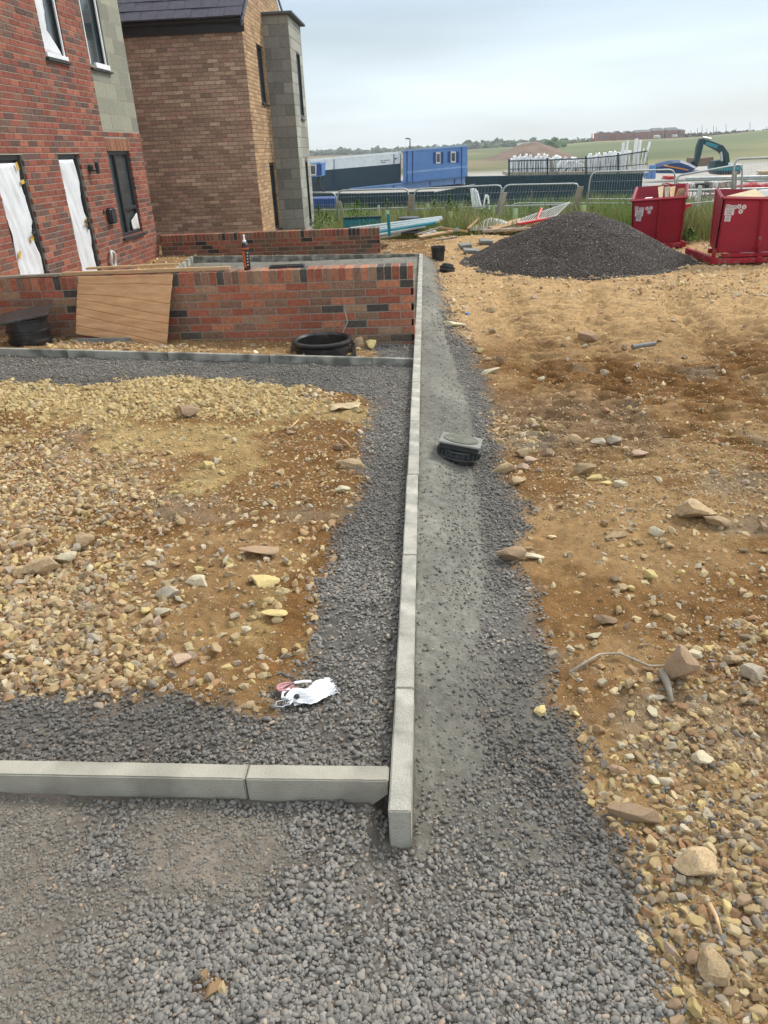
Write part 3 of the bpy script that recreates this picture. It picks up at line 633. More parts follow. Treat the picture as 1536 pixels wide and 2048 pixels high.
def film(mp, pts, dep, name, parent, m='white_film', amp=.024, n=22):
    """wrinkled sheet filling the polygon between left edge and right edge: pts rows of (z, a_left, a_right)"""
    v=[];f=[]; rows=[]
    for i in range(len(pts)-1):
        k=max(2,int(abs(pts[i+1][0]-pts[i][0])/.05))
        for j in range(k): t=j/k; rows.append([pts[i][q]*(1-t)+pts[i+1][q]*t for q in range(3)])
    rows.append(list(pts[-1])); s=random.random()*50
    for (z,a,b) in rows:
        ja=random.uniform(-.008,.008); jb=random.uniform(-.012,.012)
        for k in range(n+1):
            t=k/n; x=(a+ja)*(1-t)+(b+jb)*t
            d=dep+amp*(fbm(np.array([x*9+z*3+s]),np.array([z*2.2]),3,5)[0]*2+math.sin(x*40+z*9+s)*.18+.55*abs(fbm(np.array([x*16+z*7]),np.array([z*5-x*6]),2,6)[0]))
            v.append(mp(x,z,d))
    for i in range(len(rows)-1):
        for k in range(n): f.append((i*(n+1)+k,i*(n+1)+k+1,(i+1)*(n+1)+k+1,(i+1)*(n+1)+k))
    mb=MB(); mb.add(v,f); o=mb.build(name,m,parent,smooth=True,fix=False)
    md=o.modifiers.new('thickness','SOLIDIFY'); md.thickness=.002; return o
def tape(mp, spots, dep, parent):
    for (a,z,w_,h_,r_) in spots:
        mb=MB(); c,s=math.cos(r_),math.sin(r_)
        q=[(-w_/2,-h_/2),(w_/2,-h_/2*.8),(w_/2*.9,h_/2),(-w_/2*.8,h_/2*.9)]
        p=[mp(a+x_*c-y_*s,z+x_*s+y_*c,dep) for x_,y_ in q]+[mp(a+x_*c-y_*s,z+x_*s+y_*c,dep+.003) for x_,y_ in q]
        mb.add(p,[(0,1,2,3),(7,6,5,4),(0,4,5,1),(1,5,6,2),(2,6,7,3),(3,7,4,0)]); mb.build('tape','yellow',parent)
def door(h, fl, tapes, lab):
    f=rframe(h,dep=-.10,fw=.06,name='door',sill=False,glass='dark_frame')
    f['label']=lab
    film(mpF,fl,-.045,'protective_film',f); tape(mpF,tapes,-.025,f)
    mb=MB(); a=h[1]-.12; mb.box(mpF(a,.98,-.02),(.03,.035,.16)); mb.box(mpF(a-.05,1.02,.01),(.022,.13,.022)); mb.build('handle','dark_frame',f,bevel=.004)
door(D1,[(1.84,9.3,9.93),(1.5,9.33,9.90),(1.15,9.36,9.92),(.9,9.35,9.85),(.7,9.33,9.93),(-.1,9.33,9.9)],
     [(9.86,1.80,.06,.10,.2),(9.9,1.62,.10,.05,.1),(9.80,.95,.12,.05,.4),(9.4,.80,.11,.05,.9)],'front door behind white film held with yellow tape')
door(D2,[(1.86,11.03,11.58),(1.5,11.03,11.60),(1.2,11.05,11.55),(.95,11.06,11.62),(.6,11.06,11.60),(-.1,11.08,11.6)],
     [(11.56,1.02,.07,.09,.4),(11.52,.97,.1,.03,-.3)],'front door behind wrinkled white film, nearer the house corner')
w=rframe(WG,mull=13.12,tr=1.08,glass='glass')
film(mpF,[(.98,13.62,13.66),(.88,13.38,13.67),(.78,13.36,13.68),(.72,13.4,13.68)],-.03,'torn_paper',w,m='white_dirty',n=8)
w=rframe(W1); film(mpF,[(4.42,11.32,11.9),(3.9,11.32,11.62),(3.45,11.32,11.55),(3.3,11.32,11.76),(3.16,11.32,11.9)],-.035,'protective_film',w,n=8)
mb=MB(); mb.bb(mpF(11.90,3.12,-.03),mpF(11.93,4.42,-.01)); mb.bb(mpF(11.3,3.12,-.02),mpF(11.95,3.17,.02)); mb.build('white_tape','white',w)
w=rframe(W2,mull=None); mb=MB(); mb.bb(mpF(13.42,3.16,-.03),mpF(13.45,4.42,-.01)); mb.bb(mpF(12.80,3.16,-.03),mpF(12.82,4.42,-.01)); mb.bb(mpF(12.95,3.13,-.02),mpF(13.5,3.20,.02)); mb.build('white_tape','white',w)
# fittings on the front
mb=MB(); mb.box(mpF(11.93,1.73,.03),(.06,.07,.09)); mb.tube([mpF(11.93,1.70,.05),mpF(11.93,1.70,.11)],.012); mb.lathe([(.03,-.08),(.032,.08)],mpF(12.0,1.73,.11),16); mb.build('wall_light','dark_frame',rh,bevel=.003)
mb=MB(); mb.box(mpF(12.36,1.03,.045),(.09,.23,.24)); soft(mb.build('meter_box','dark_frame',rh,bevel=.025,seg=3))
mb=MB(); mb.box(mpF(12.16,1.1,.01),(.02,.04,.05)); mb.build('cable_plate','dark_frame',rh,bevel=.003)
# white hose loop hung by the door
mb=MB(); c=mpF(12.07,.40,.05)-O; k=[c+Vector((0.01*math.sin(q*3),.085*math.cos(q),.12*math.sin(q))) for q in np.linspace(0,2*math.pi,28)[:-1]]
mb.tube(k,.022,8,closed=True); mb.tube([c+Vector((0,-.02,.14)),c+Vector((.0,-.05,.2)),c+Vector((-.04,-.09,.22))],.004,5)
tag(mb.build('hose_loop','white_dirty',smooth=True),'white loop of ducting hanging on the red brick wall below the meter box','hose')

# ------------------------------------------------------------------ brown brick house
bh=root('brown_brick_house','brown brick house with slate eaves and a grey blockwork corner bay','house',(-3.6,17,0))
O2=-Vector(bh.location); XS=-3.6; YB=19.22; XB=-3.02; YE=21.05
mpA=wallmap(Vector((XS,17,0))+O2,(-1,0,0),(0,-1,0))       # face towards the camera
mpS=wallmap(Vector((XS,0,0))+O2,(0,1,0),(1,0,0))            # side face
mpB=wallmap(Vector((XB,YB,0))+O2,(-1,0,0),(0,-1,0))        # bay front
mpC=wallmap(Vector((XB,0,0))+O2,(0,1,0),(1,0,0))            # bay side
sw1=(18.25,18.98,2.86,3.98); sw2=(18.4,19.1,.2,1.65)
ridge=(19.6,6.1)
core=MB(); slab(core,mpA,0.003,6,-.3,4.2,.25); slab(core,mpS,17.253,23,-.3,4.3,.25,[sw1,sw2])
core.prism([Vector((XS,17.0,4.3))+O2,Vector((XS,ridge[0],ridge[1]))+O2,Vector((XS,23,4.35))+O2],(-.25,0,0)); core.build('wall_core','mortar_buff',bh)
def patchy(pal,s):
    def f(a,z):
        c=pick(pal); k=1+.35*fbm(np.array([a*.8]),np.array([z*.8]),2,s)[0]; k*= .86 if z<1.3 else 1
        return tuple(q*k for q in c)
    return f
mb=MB(); bricks(mb,mpA,0,6,-.3,4.2,PAL_BUFF,colf=patchy(PAL_BUFF,3))
gl=lambda a,z: z>4.2 and (z>4.25+(a-17)*(ridge[1]-4.25)/(ridge[0]-17)-.05 or z>ridge[1]-(a-ridge[0])*(ridge[1]-4.5)/(23-ridge[0])-.05)
bricks(mb,mpS,17.0,19.22,-.3,4.65,PAL_TAN,holes=[sw1,sw2],clip=gl)
bricks(mb,mpS,17.0,23,4.65,6.1,PAL_TAN,clip=gl); mb.build('brickwork','brick',bh)
PAL_B2=[((.30,.29,.255),.5),((.25,.245,.22),.5)]
PAL_B3=[((.40,.40,.34),.5),((.36,.35,.30),.5)]
bw1=(20.02,20.6,2.6,4.0); bw2=(20.1,20.5,.2,1.67)
core=MB(); slab(core,mpB,0,.6,-.3,4.6,.1); slab(core,mpC,YB+.102,YE,-.3,4.6,.15,[bw1,bw2])
slab(core,wallmap(Vector((XB-.15,YE,0))+O2,(-1,0,0),(0,1,0)),0,.45,-.3,4.6,.1); core.build('bay_core','mortar_buff',bh)
mb=MB(); bricks(mb,mpB,0.0,.6,-.3,4.58,PAL_B2,L_=.45,Hc=.225,j=.010,pr=.005); bricks(mb,mpC,YB+.0,YE,-.3,4.58,PAL_B3,holes=[bw1,bw2],L_=.45,Hc=.225,j=.010,pr=.005)
mb.build('bay_blockwork','block',bh)
mb=MB(); mb.bb(Vector((XS-.1,YB-.09,4.6))+O2,Vector((XB+.12,YE+.1,4.65))+O2); mb.build('bay_cap','lead',bh,bevel=.008)
for h in (sw1,sw2): rframe(h,dep=-.09,fw=.06,parent=bh,mp=mpS)
for h in (bw1,bw2): rframe(h,dep=-.05,fw=.06,parent=bh,mp=mpC)
# roof with tile courses
sl=math.atan2(ridge[1]-4.25,ridge[0]-17); mb=MB()
nrow=9; x0,x1=-10,XS+.06
u=Vector((0,math.cos(sl),math.sin(sl))); nn=Vector((0,-math.sin(sl),math.cos(sl)))
st=Vector((0,16.72,4.24))
for r in range(nrow):
    xx=x1-(.17 if r%2 else 0); first=True
    while xx>x0:
        w_=.335 if not (first and r%2) else .335
        a=st+u*(r*.33); j=random.uniform(-.004,.004)
        xr=min(xx+(.17 if first and r%2 else 0),x1); xl=xx-.33
        p=[Vector((q,0,0))+a+u*s_+nn*(t_+j) for q in(xl+.003,xr) for s_,t_ in((0,0),(0,.028),(.40,.012),(.40,-.016))]
        p=[q+O2 for q in p]
        mb.add(p,[(0,1,2,3),(7,6,5,4),(0,4,5,1),(1,5,6,2),(2,6,7,3),(3,7,4,0)]); xx-=.335; first=False
rf=mb.build('roof','tile',bh)
mb=MB(); mb.prism([Vector((x1-.03,16.8,4.2))+O2,Vector((x1-.03,ridge[0],ridge[1]-.03))+O2,Vector((x1-.03,23.2,4.5))+O2,Vector((x1-.03,23.2,4.42))+O2,Vector((x1-.03,ridge[0],ridge[1]-.14))+O2,Vector((x1-.03,16.8,4.1))+O2],(.03,0,0)); mb.build('verge','lead',rf)
mb=MB(); mb.bb(Vector((x0,16.93,4.02))+O2,Vector((x1,16.955,4.34))+O2); mb.bb(Vector((x0,16.955,4.02))+O2,Vector((x1-.06,16.995,4.05))+O2); mb.build('fascia','dark_frame',bh)
mb=MB()
pr=[(0.055*math.cos(q),.055*math.sin(q)) for q in np.linspace(math.pi,2*math.pi,9)]
poly=[Vector((x0,16.87+a_,4.23+b_))+O2 for a_,b_ in pr]+[Vector((x0,16.87+a_*.9,4.23+b_*.9))+O2 for a_,b_ in pr[::-1]]
mb.prism(poly,(x1-x0,0,0)); mb.prism([Vector((x1-.005,16.87+a_,4.2+b_))+O2 for a_,b_ in pr],(.005,0,0)); mb.build('gutter','dark_frame',bh)

# ------------------------------------------------------------------ things at the near wall
rt=root('foam_can','orange and black expanding foam can with white cap on the brick wall','can',(-1.763,7.40,.803))
mb=MB(); mb.lathe([(.031,0),(.033,.006),(.033,.215),(.028,.24),(.015,.252)],n=24); soft(mb.build('can_body','black_plastic',rt),50)
mb=MB(); mb.lathe([(.0338,.02),(.0338,.175)],n=24,cap=False)
o=mb.build('red_band','can_orange',rt,smooth=True)
bm=bmesh.new(); bm.from_mesh(o.data); bmesh.ops.delete(bm,geom=[f for f in bm.faces if math.cos(math.atan2(f.calc_center_median().y,f.calc_center_median().x)-R(200))<.25],context='FACES'); bm.to_mesh(o.data); bm.free()
mb=MB(); mb.lathe([(.0342,.19),(.0342,.205)],n=24,cap=False); mb.build('top_band','can_orange',rt,smooth=True)
mb=MB(); 
for k in range(5): mb.box((.034*math.cos(R(-62+k*3)),.034*math.sin(R(-62+k*3)),.045+.028*k),(.002,.012,.012),(0,0,R(-60)))
mb.build('lettering','sticker',rt)
mb=MB(); mb.lathe([(.016,.252),(.018,.256),(.018,.27),(.009,.275),(.008,.31),(.011,.312),(.011,.32),(.004,.322)],n=16); soft(mb.build('nozzle_cap','white',rt),40)
# sheet of packing board leaning on the wall
P4=[aty(157,553,7.255),aty(346,549,7.25),aty(334,695,7.02),aty(152,668,7.08)]
n=22; n=110; v=[];f=[]
for i in range(n+1):
    for k in range(n+1):
        s,t=k/n,i/n; p=(P4[0]*(1-s)+P4[1]*s)*(1-t)+(P4[3]*(1-s)+P4[2]*s)*t
        p.y+=-.012*math.sin(t*math.pi)+.009*sum(math.exp(-((t-(q_+k_*s+.012*math.sin(s*5+q_*9)))/.007)**2) for q_,k_ in ((.12,.03),(.30,.09),(.41,.15),(.55,.13),(.66,.17),(.84,.12)))-.0022*math.sin(t*46+s*4)-.006*fbm(np.array([s*3]),np.array([t*6]),3,4)[0]; v.append(p)
for i in range(n):
    for k in range(n): f.append((i*(n+1)+k,i*(n+1)+k+1,(i+1)*(n+1)+k+1,(i+1)*(n+1)+k))
M['card']=mat('card',(.62,.36,.18),.7,.12,3,.12,30,stretch=(2,1,9),c2=(.54,.29,.14),c2scale=2.0,c2pos=(.45,.7))
mb=MB().add(v,f); o=mb.build('packing_board','card',smooth=True,fix=False); md=o.modifiers.new('thickness','SOLIDIFY'); md.thickness=.006
tag(o,'brown creased cardboard sheet leaning against the near brick wall','cardboard')
def plank(name,a,b,w_,h_,label,m='timber',group=None,roll=0,cat='timber'):
    a=Vector(a);b=Vector(b);d=b-a;o=MB().box((d.length/2,0,0),(d.length,w_,h_)).build(name,m,bevel=min(w_,h_)*.08)
    o.location=a; q=d.to_track_quat('X','Z'); o.rotation_euler=(q@Euler((roll,0,0)).to_quaternion()).to_euler(); return tag(o,label,cat,group)
gt='timbers lying on the near wall'
plank('batten',(-3.62,7.36,.823),(-1.93,7.37,.825),.045,.036,'long square pale timber batten on the near wall beside the foam can',group=gt)
plank('batten',(-4.6,7.35,.806),(-3.62,7.34,.822),.07,.022,'grey weathered timber strip on the left end of the near wall','timber_grey',group=gt)
plank('batten',(-3.40,7.44,.858),(-2.45,7.45,.868),.05,.02,'thin loose lath on top of the other timber on the near wall',group=gt)
# drain grating lying on the wall
rt=root('drain_grating','black plastic drain grating lying flat on the near brick wall','grating',(-1.38,7.47,.812),R(4))
mb=MB(); 
for s in(-1,1): mb.box((0,s*.05,0),(.34,.012,.022)); mb.box((s*.165,0,0),(.012,.10,.022))
mb.build('rim','black_plastic',rt)
mb=MB()
for k in range(15): mb.box((-.15+k*.0215,0,.001),(.009,.092,.014))
mb.build('bars','black_plastic',rt)
# inspection chamber with square lid
zc=gz(-3.86,6.92)
rt=root('inspection_chamber','black plastic inspection chamber with tilted square lid at the left edge','drain chamber',(-3.86,6.9,zc-.02))
mb=MB(); mb.lathe([(.19,-.1),(.19,.05),(.205,.055),(.205,.075),(.19,.08),(.19,.14),(.207,.145),(.207,.165),(.19,.17),(.185,.25),(.2,.255),(.2,.27)],n=36); soft(mb.build('riser','black_plastic',rt),35)
mb=MB(); mb.box((.0,.0,.30),(.47,.40,.022),(R(4),R(-7),R(20))); mb.box((.0,.0,.285),(.40,.34,.018),(R(4),R(-7),R(20))); lid=mb.build('lid','black_plastic',rt,bevel=.004)
M['galv_wet']=mat('wet_lid',(.14,.15,.16),.22,.3,10,.2,60,spec=.6)
lid.data.materials.clear(); lid.data.materials.append(mat('wet_plastic',(.05,.053,.055),.18,.3,14,.4,60,spec=.7))
# open manhole ring with square frame
rt=root('manhole_ring','open black plastic manhole ring in a square frame before the near wall','manhole',(-.985,6.78,gz(-.98,6.78)+.0))
mb=MB(); mb.lathe([(.262,-.06),(.262,.075),(.25,.085),(.272,.09),(.285,.112),(.28,.125),(.255,.13),(.235,.112),(.235,-.06)],n=48,cap=False); soft(mb.build('ring','black_plastic',rt),40)
mb=MB(); mb.lathe([(.236,-.055),(.0,-.05)],n=32,cap=False); mb.build('dark_pit','black_plastic',rt)
mb=MB(); s_=.29; rz_=R(7)
for k in range(4):
    a=k*math.pi/2; mb.box((s_*math.cos(a),s_*math.sin(a),.012),(.035,.60,.028),(0,0,a))
o=mb.build('square_frame','black_plastic',rt,bevel=.003); o.rotation_euler.z=rz_
mb=MB(); mb.tube([(.16,.2,.1),(.21,.34,.2),(.17,.47,.36)],.006,6); mb.build('loose_cable','timber_grey',rt)
a=Vector((-3.2,7.06,gz(-3.2,7.06)+.02)); o=MB().box((0,0,0),(.56,.13,.05),(R(-12),0,R(-4))).build('kerb_offcut','concrete_old',bevel=.008); o.location=a; tag(o,'grey concrete slab offcut lying below the cardboard sheet','slab')
# gully with cover in the right-hand strip
zc=gz(.17,4.24)-.045
rt=root('drain_gully','black plastic gully with ribbed flange and cement-topped cover beside the long kerb','drain gully',(.175,4.24,zc-.0),R(-9)); rt.scale=(1.12,1.12,1.12)
mb=MB(); mb.lathe([(.088,-.06),(.092,.0),(.095,.03),(.10,.05)],n=28); o=soft(mb.build('pipe_socket','black_plastic',rt),40)
mb=MB()
for zz in(.055,.095): mb.lathe([(.118,zz-.004),(.122,zz),(.118,zz+.004)],n=32)
for k in range(24):
    q=2*math.pi*k/24; mb.box((.115*math.cos(q),.115*math.sin(q),.075),(.016,.0035,.036),(0,0,q))
mb.lathe([(.10,.055),(.10,.095)],n=28); M['grey_plastic']=mat('grey_plastic',(.07,.075,.075),.5,.3,20,.1); o=mb.build('ribbed_flange','grey_plastic',rt)
mb=MB(); mb.box((0,.0,.118),(.215,.215,.034)); mb.build('cover_frame','black_plastic',rt,bevel=.006)
mb=MB(); mb.box((0,.0,.140),(.232,.232,.012)); mb.build('cover_lip','concrete_old',rt,bevel=.003)
M['cement_dust']=mat('cement_dust',(.17,.17,.135),.9,.3,18,.5,60)
mb=MB(); mb.lathe([(.098,.146),(.098,.151),(.03,.153)],n=30); soft(mb.build('cement_topping','cement_dust',rt))
for c in kids(rt): c.rotation_euler=(R(-8),R(9),0)
# white sacking litter
rt=root('torn_sacking','crumpled white woven sacking with red print lying on the near gravel','litter',(-.425,1.97,gz(-.42,1.97)+.014),R(28))
rt.scale=(1.12,1.25,1.2)
def ragg(a0,a1,nx,ny,zf,name,m,fr=0):
    v=[];f=[]
    for i in range(nx+1):
        for k in range(ny+1):
            s,t=i/nx,k/ny; x=a0[0]+(a1[0]-a0[0])*s; wdt=(a1[1]-a0[1])*(.45+.55*math.sin(min(1,s*1.5+.15)*math.pi/2)); y=-wdt/2+wdt*t+.008*math.sin(s*9)
            if s in(0,1): x+=random.uniform(-.014,.014)*fr
            if t in(0,1): y+=random.uniform(-.004,.004)*fr
            v.append((x,y,zf(s,t)))
    for i in range(nx):
        for k in range(ny): f.append((i*(ny+1)+k,(i+1)*(ny+1)+k,(i+1)*(ny+1)+k+1,i*(ny+1)+k+1))
    o=MB().add(v,f).build(name,m,rt,smooth=True,fix=False); md=o.modifiers.new('thickness','SOLIDIFY'); md.thickness=.0015; return o
ragg((-.075,0),(.075,.075),34,26,lambda s,t:.008+.014*math.sin(t*math.pi)*(1-.4*s)+.0035*math.sin(t*42+s*3)+.003*math.sin(s*13+t*5),'sacking','white',1)
mb=MB(); mb.box((0,0,.006),(.12,.05,.001))
for k in range(11):
    y0=random.uniform(-.028,.028); x0_=random.choice([-.07,.072]); sg=1 if x0_>0 else -1; l=random.uniform(.008,.022)
    mb.tube([(x0_-.01*sg,y0,.012),(x0_+l*.5*sg,y0+random.uniform(-.008,.008),.016),(x0_+l*sg,y0+random.uniform(-.015,.015),.004)],.0009,4)
mb.build('loose_threads','white',rt); mb=MB(); mb.tube([(-.07,.0,.015),(-.105,.008,.012),(-.115,-.005,.01),(-.095,-.018,.01),(-.07,-.012,.012)],.0013,5)
mb.build('thread_loop','white',rt)
M['pink_print']=mat('pink_print',(.52,.27,.27),.6,.25,60,0)
mb=MB()
for j in range(4): mb.tube([(-.05+.02*math.cos(q)*1.8,.048+.012*math.sin(q)+.004*j,.012+.004*math.sin(q*2+j)) for q in np.linspace(j*.4,5.2,12)],.003 if j%2 else .0022,5)
o=mb.build('printed_strip','pink_print',rt)
mb=MB(); mb.tube([(-.05,.045,.01),(-.075,.035,.012),(-.085,.015,.013),(-.07,.008,.014)],.004,6); mb.tube([(-.03,.052,.02),(.0,.045,.02),(.02,.035,.02)],.004,6); mb.build('white_strip','white',rt)
mb=MB(); mb.lathe([(.009,.0),(.008,.004),(.003,.005)],(-.045,-.008,.020),12); mb.build('hole_patch','black_plastic',rt)
# black bucket and black cap beyond the kerb end
rt=root('bucket','upright black plastic bucket beyond the far end of the long kerb row','bucket',(.21,13.6,gz(.21,13.6)-.01))
mb=MB(); mb.lathe([(.105,.0),(.125,.23),(.132,.232),(.132,.245),(.12,.245),(.10,.01)],n=30); soft(mb.build('bucket_body','dark_frame',rt),40)
mb=MB(); mb.lathe([(.135,.19),(.135,.2)],n=30); mb.build('rim_band','black_plastic',rt)
rt=root('drain_cover','low black plastic drain cap beside the far end of the long kerb','drain cap',(.33,12.35,gz(.33,12.35)))
mb=MB(); mb.lathe([(.12,.0),(.12,.05),(.13,.055),(.13,.075),(.10,.08),(.09,.115),(.05,.13)],n=26); o=soft(mb.build('cap_body','black_plastic',rt),40); o.rotation_euler=(R(-12),R(10),0)
mb=MB(); mb.box((0,0,.02),(.22,.22,.03),(R(-12),R(10),R(8))); mb.build('base_flange','black_plastic',rt,bevel=.005)
a=at(1265,692,.04);b=at(1313,688,.04)
mb=MB(); pa=Vector((a[0],a[1],gz(*a)+.03)); pb=Vector((b[0],b[1]+.05,gz(*b)+.03)); d=(pb-pa); 
mb.tube([(0,0,0),tuple(d)],.022,14); mb.tube([tuple(-d*.002),tuple(d*.01)],.017,12)
o=mb.build('pipe_offcut','pipe',smooth=False); o.location=pa; o.data.materials[0]=mat('pipe_dull',(.20,.20,.19),.6,.2,9,.1); tag(soft(o),'short grey plastic pipe offcut lying on the rutted earth','pipe')
a=at(935,626,.03); o=MB().lathe([(.03,0),(.03,.02),(.02,.03)],n=14).build('bottle_cap','blue'); o.location=(a[0],a[1],gz(*a)+.005); tag(o,'small blue plastic cap on the dirt right of the gravel strip','litter')
# torn cloth, sticks, twigs
def stick(a,b,r,label,m='timber_grey',cat='stick',zo=.01,mid=None):
    A=at(*a,.03);B=at(*b,.03); p0=Vector((A[0],A[1],gz(*A)+zo+r)); p1=Vector((B[0],B[1],gz(*B)+zo+r)); mb=MB()
    pts=[Vector((0,0,0))]
    if mid: 
        for q in mid:
            q_=at(*q,.03); pts.append(Vector((q_[0],q_[1],gz(*q_)+zo+r))-p0)
    else: pts.append((p1-p0)*.5+Vector((0.004,0.004,.002)))
    pts.append(p1-p0)
    mb.tube(pts,[r]+[r*.8]*(len(pts)-2)+[r*.45],7); o=mb.build('stick',m,smooth=True); o.location=p0; return tag(o,label,cat)
stick((1140,1338),(1395,1322),.006,'long thin bent grey stalk lying on the right-hand earth',mid=[(1200,1302),(1240,1300),(1300,1325)])
stick((1420,1800),(1445,1862),.007,'short splinter of wood among the stones at lower right','timber')
stick((0,1003),(46,993),.009,'pale stick on the left edge of the stony plot','timber')
stick((683,902),(704,920),.01,'short brown stick on the plot beside the flat stone','timber')
stick((1325,1340),(1345,1400),.016,'flat wood splinter beside the large upright rock','timber_grey')
stick((583,884),(600,866),.008,'small broken twig near the middle of the plot','timber')
rt=None
c=at(690,822,.09); v=[];f=[]
for i in range(9):
    for k in range(7):
        s,t=i/8-.5,k/6-.5; v.append((s*.22+.02*t,t*.11+.02*math.sin(s*7),.012+.012*math.sin(s*11+t*8)+.008*math.cos(t*9)))
for i in range(8):
    for k in range(6): f.append((i*7+k,(i+1)*7+k,(i+1)*7+k+1,i*7+k+1))
o=MB().add(v,f).build('torn_paper','white_dirty',smooth=True,fix=False); o.location=(c[0],c[1],gz(*c)+.015); o.data.materials[0]=M['buff_render']; o.modifiers.new('thickness','SOLIDIFY').thickness=.003
tag(o,'torn buff paper scrap on the plot near the upper gravel edge','paper')

# ------------------------------------------------------------------ rocks
RM=[mat('rock_tan',(.50,.36,.20),.88,.25,7,.3,22,c2=(.40,.30,.19),c2scale=6,objrand=.2),mat('rock_brown',(.38,.255,.15),.88,.25,7,.3,22,c2=(.30,.22,.15),c2scale=7,objrand=.2),
    mat('rock_yellow',(.70,.55,.24),.85,.2,7,.3,22,objrand=.15),mat('rock_pale',(.64,.56,.38),.85,.2,7,.3,22,objrand=.12),mat('rock_pink',(.50,.36,.25),.85,.2,7,.3,22,objrand=.15),mat('rock_grey',(.46,.39,.29),.88,.25,7,.3,22,objrand=.15)]
rk_mesh=[[None]*12 for _ in RM]
def rock(px_,size,m,label,group=None,seed=None,asp=(1,.8,.75),z=.03,rz=None,xy=None,sink=.3):
    i=random.randrange(12) if seed is None else seed%12
    if rk_mesh[m][i] is None:
        q=rock_mesh(500+i,3,[12,16,14,10][i%4]); q.materials.append(RM[m]); rk_mesh[m][i]=q
    o=bpy.data.objects.new('rock',rk_mesh[m][i]); col.objects.link(o)
    a=xy or at(px_[0],px_[1],z); o.location=(a[0],a[1],gz(*a)+size*.5*asp[2]*(1-sink*1.2)); o.scale=(size*.5*asp[0],size*.5*asp[1],size*.5*asp[2]/.75)
    o.rotation_euler=(random.uniform(-.3,.3),random.uniform(-.3,.3),rz if rz is not None else random.uniform(0,6.28)); return tag(o,label,'rock',group)
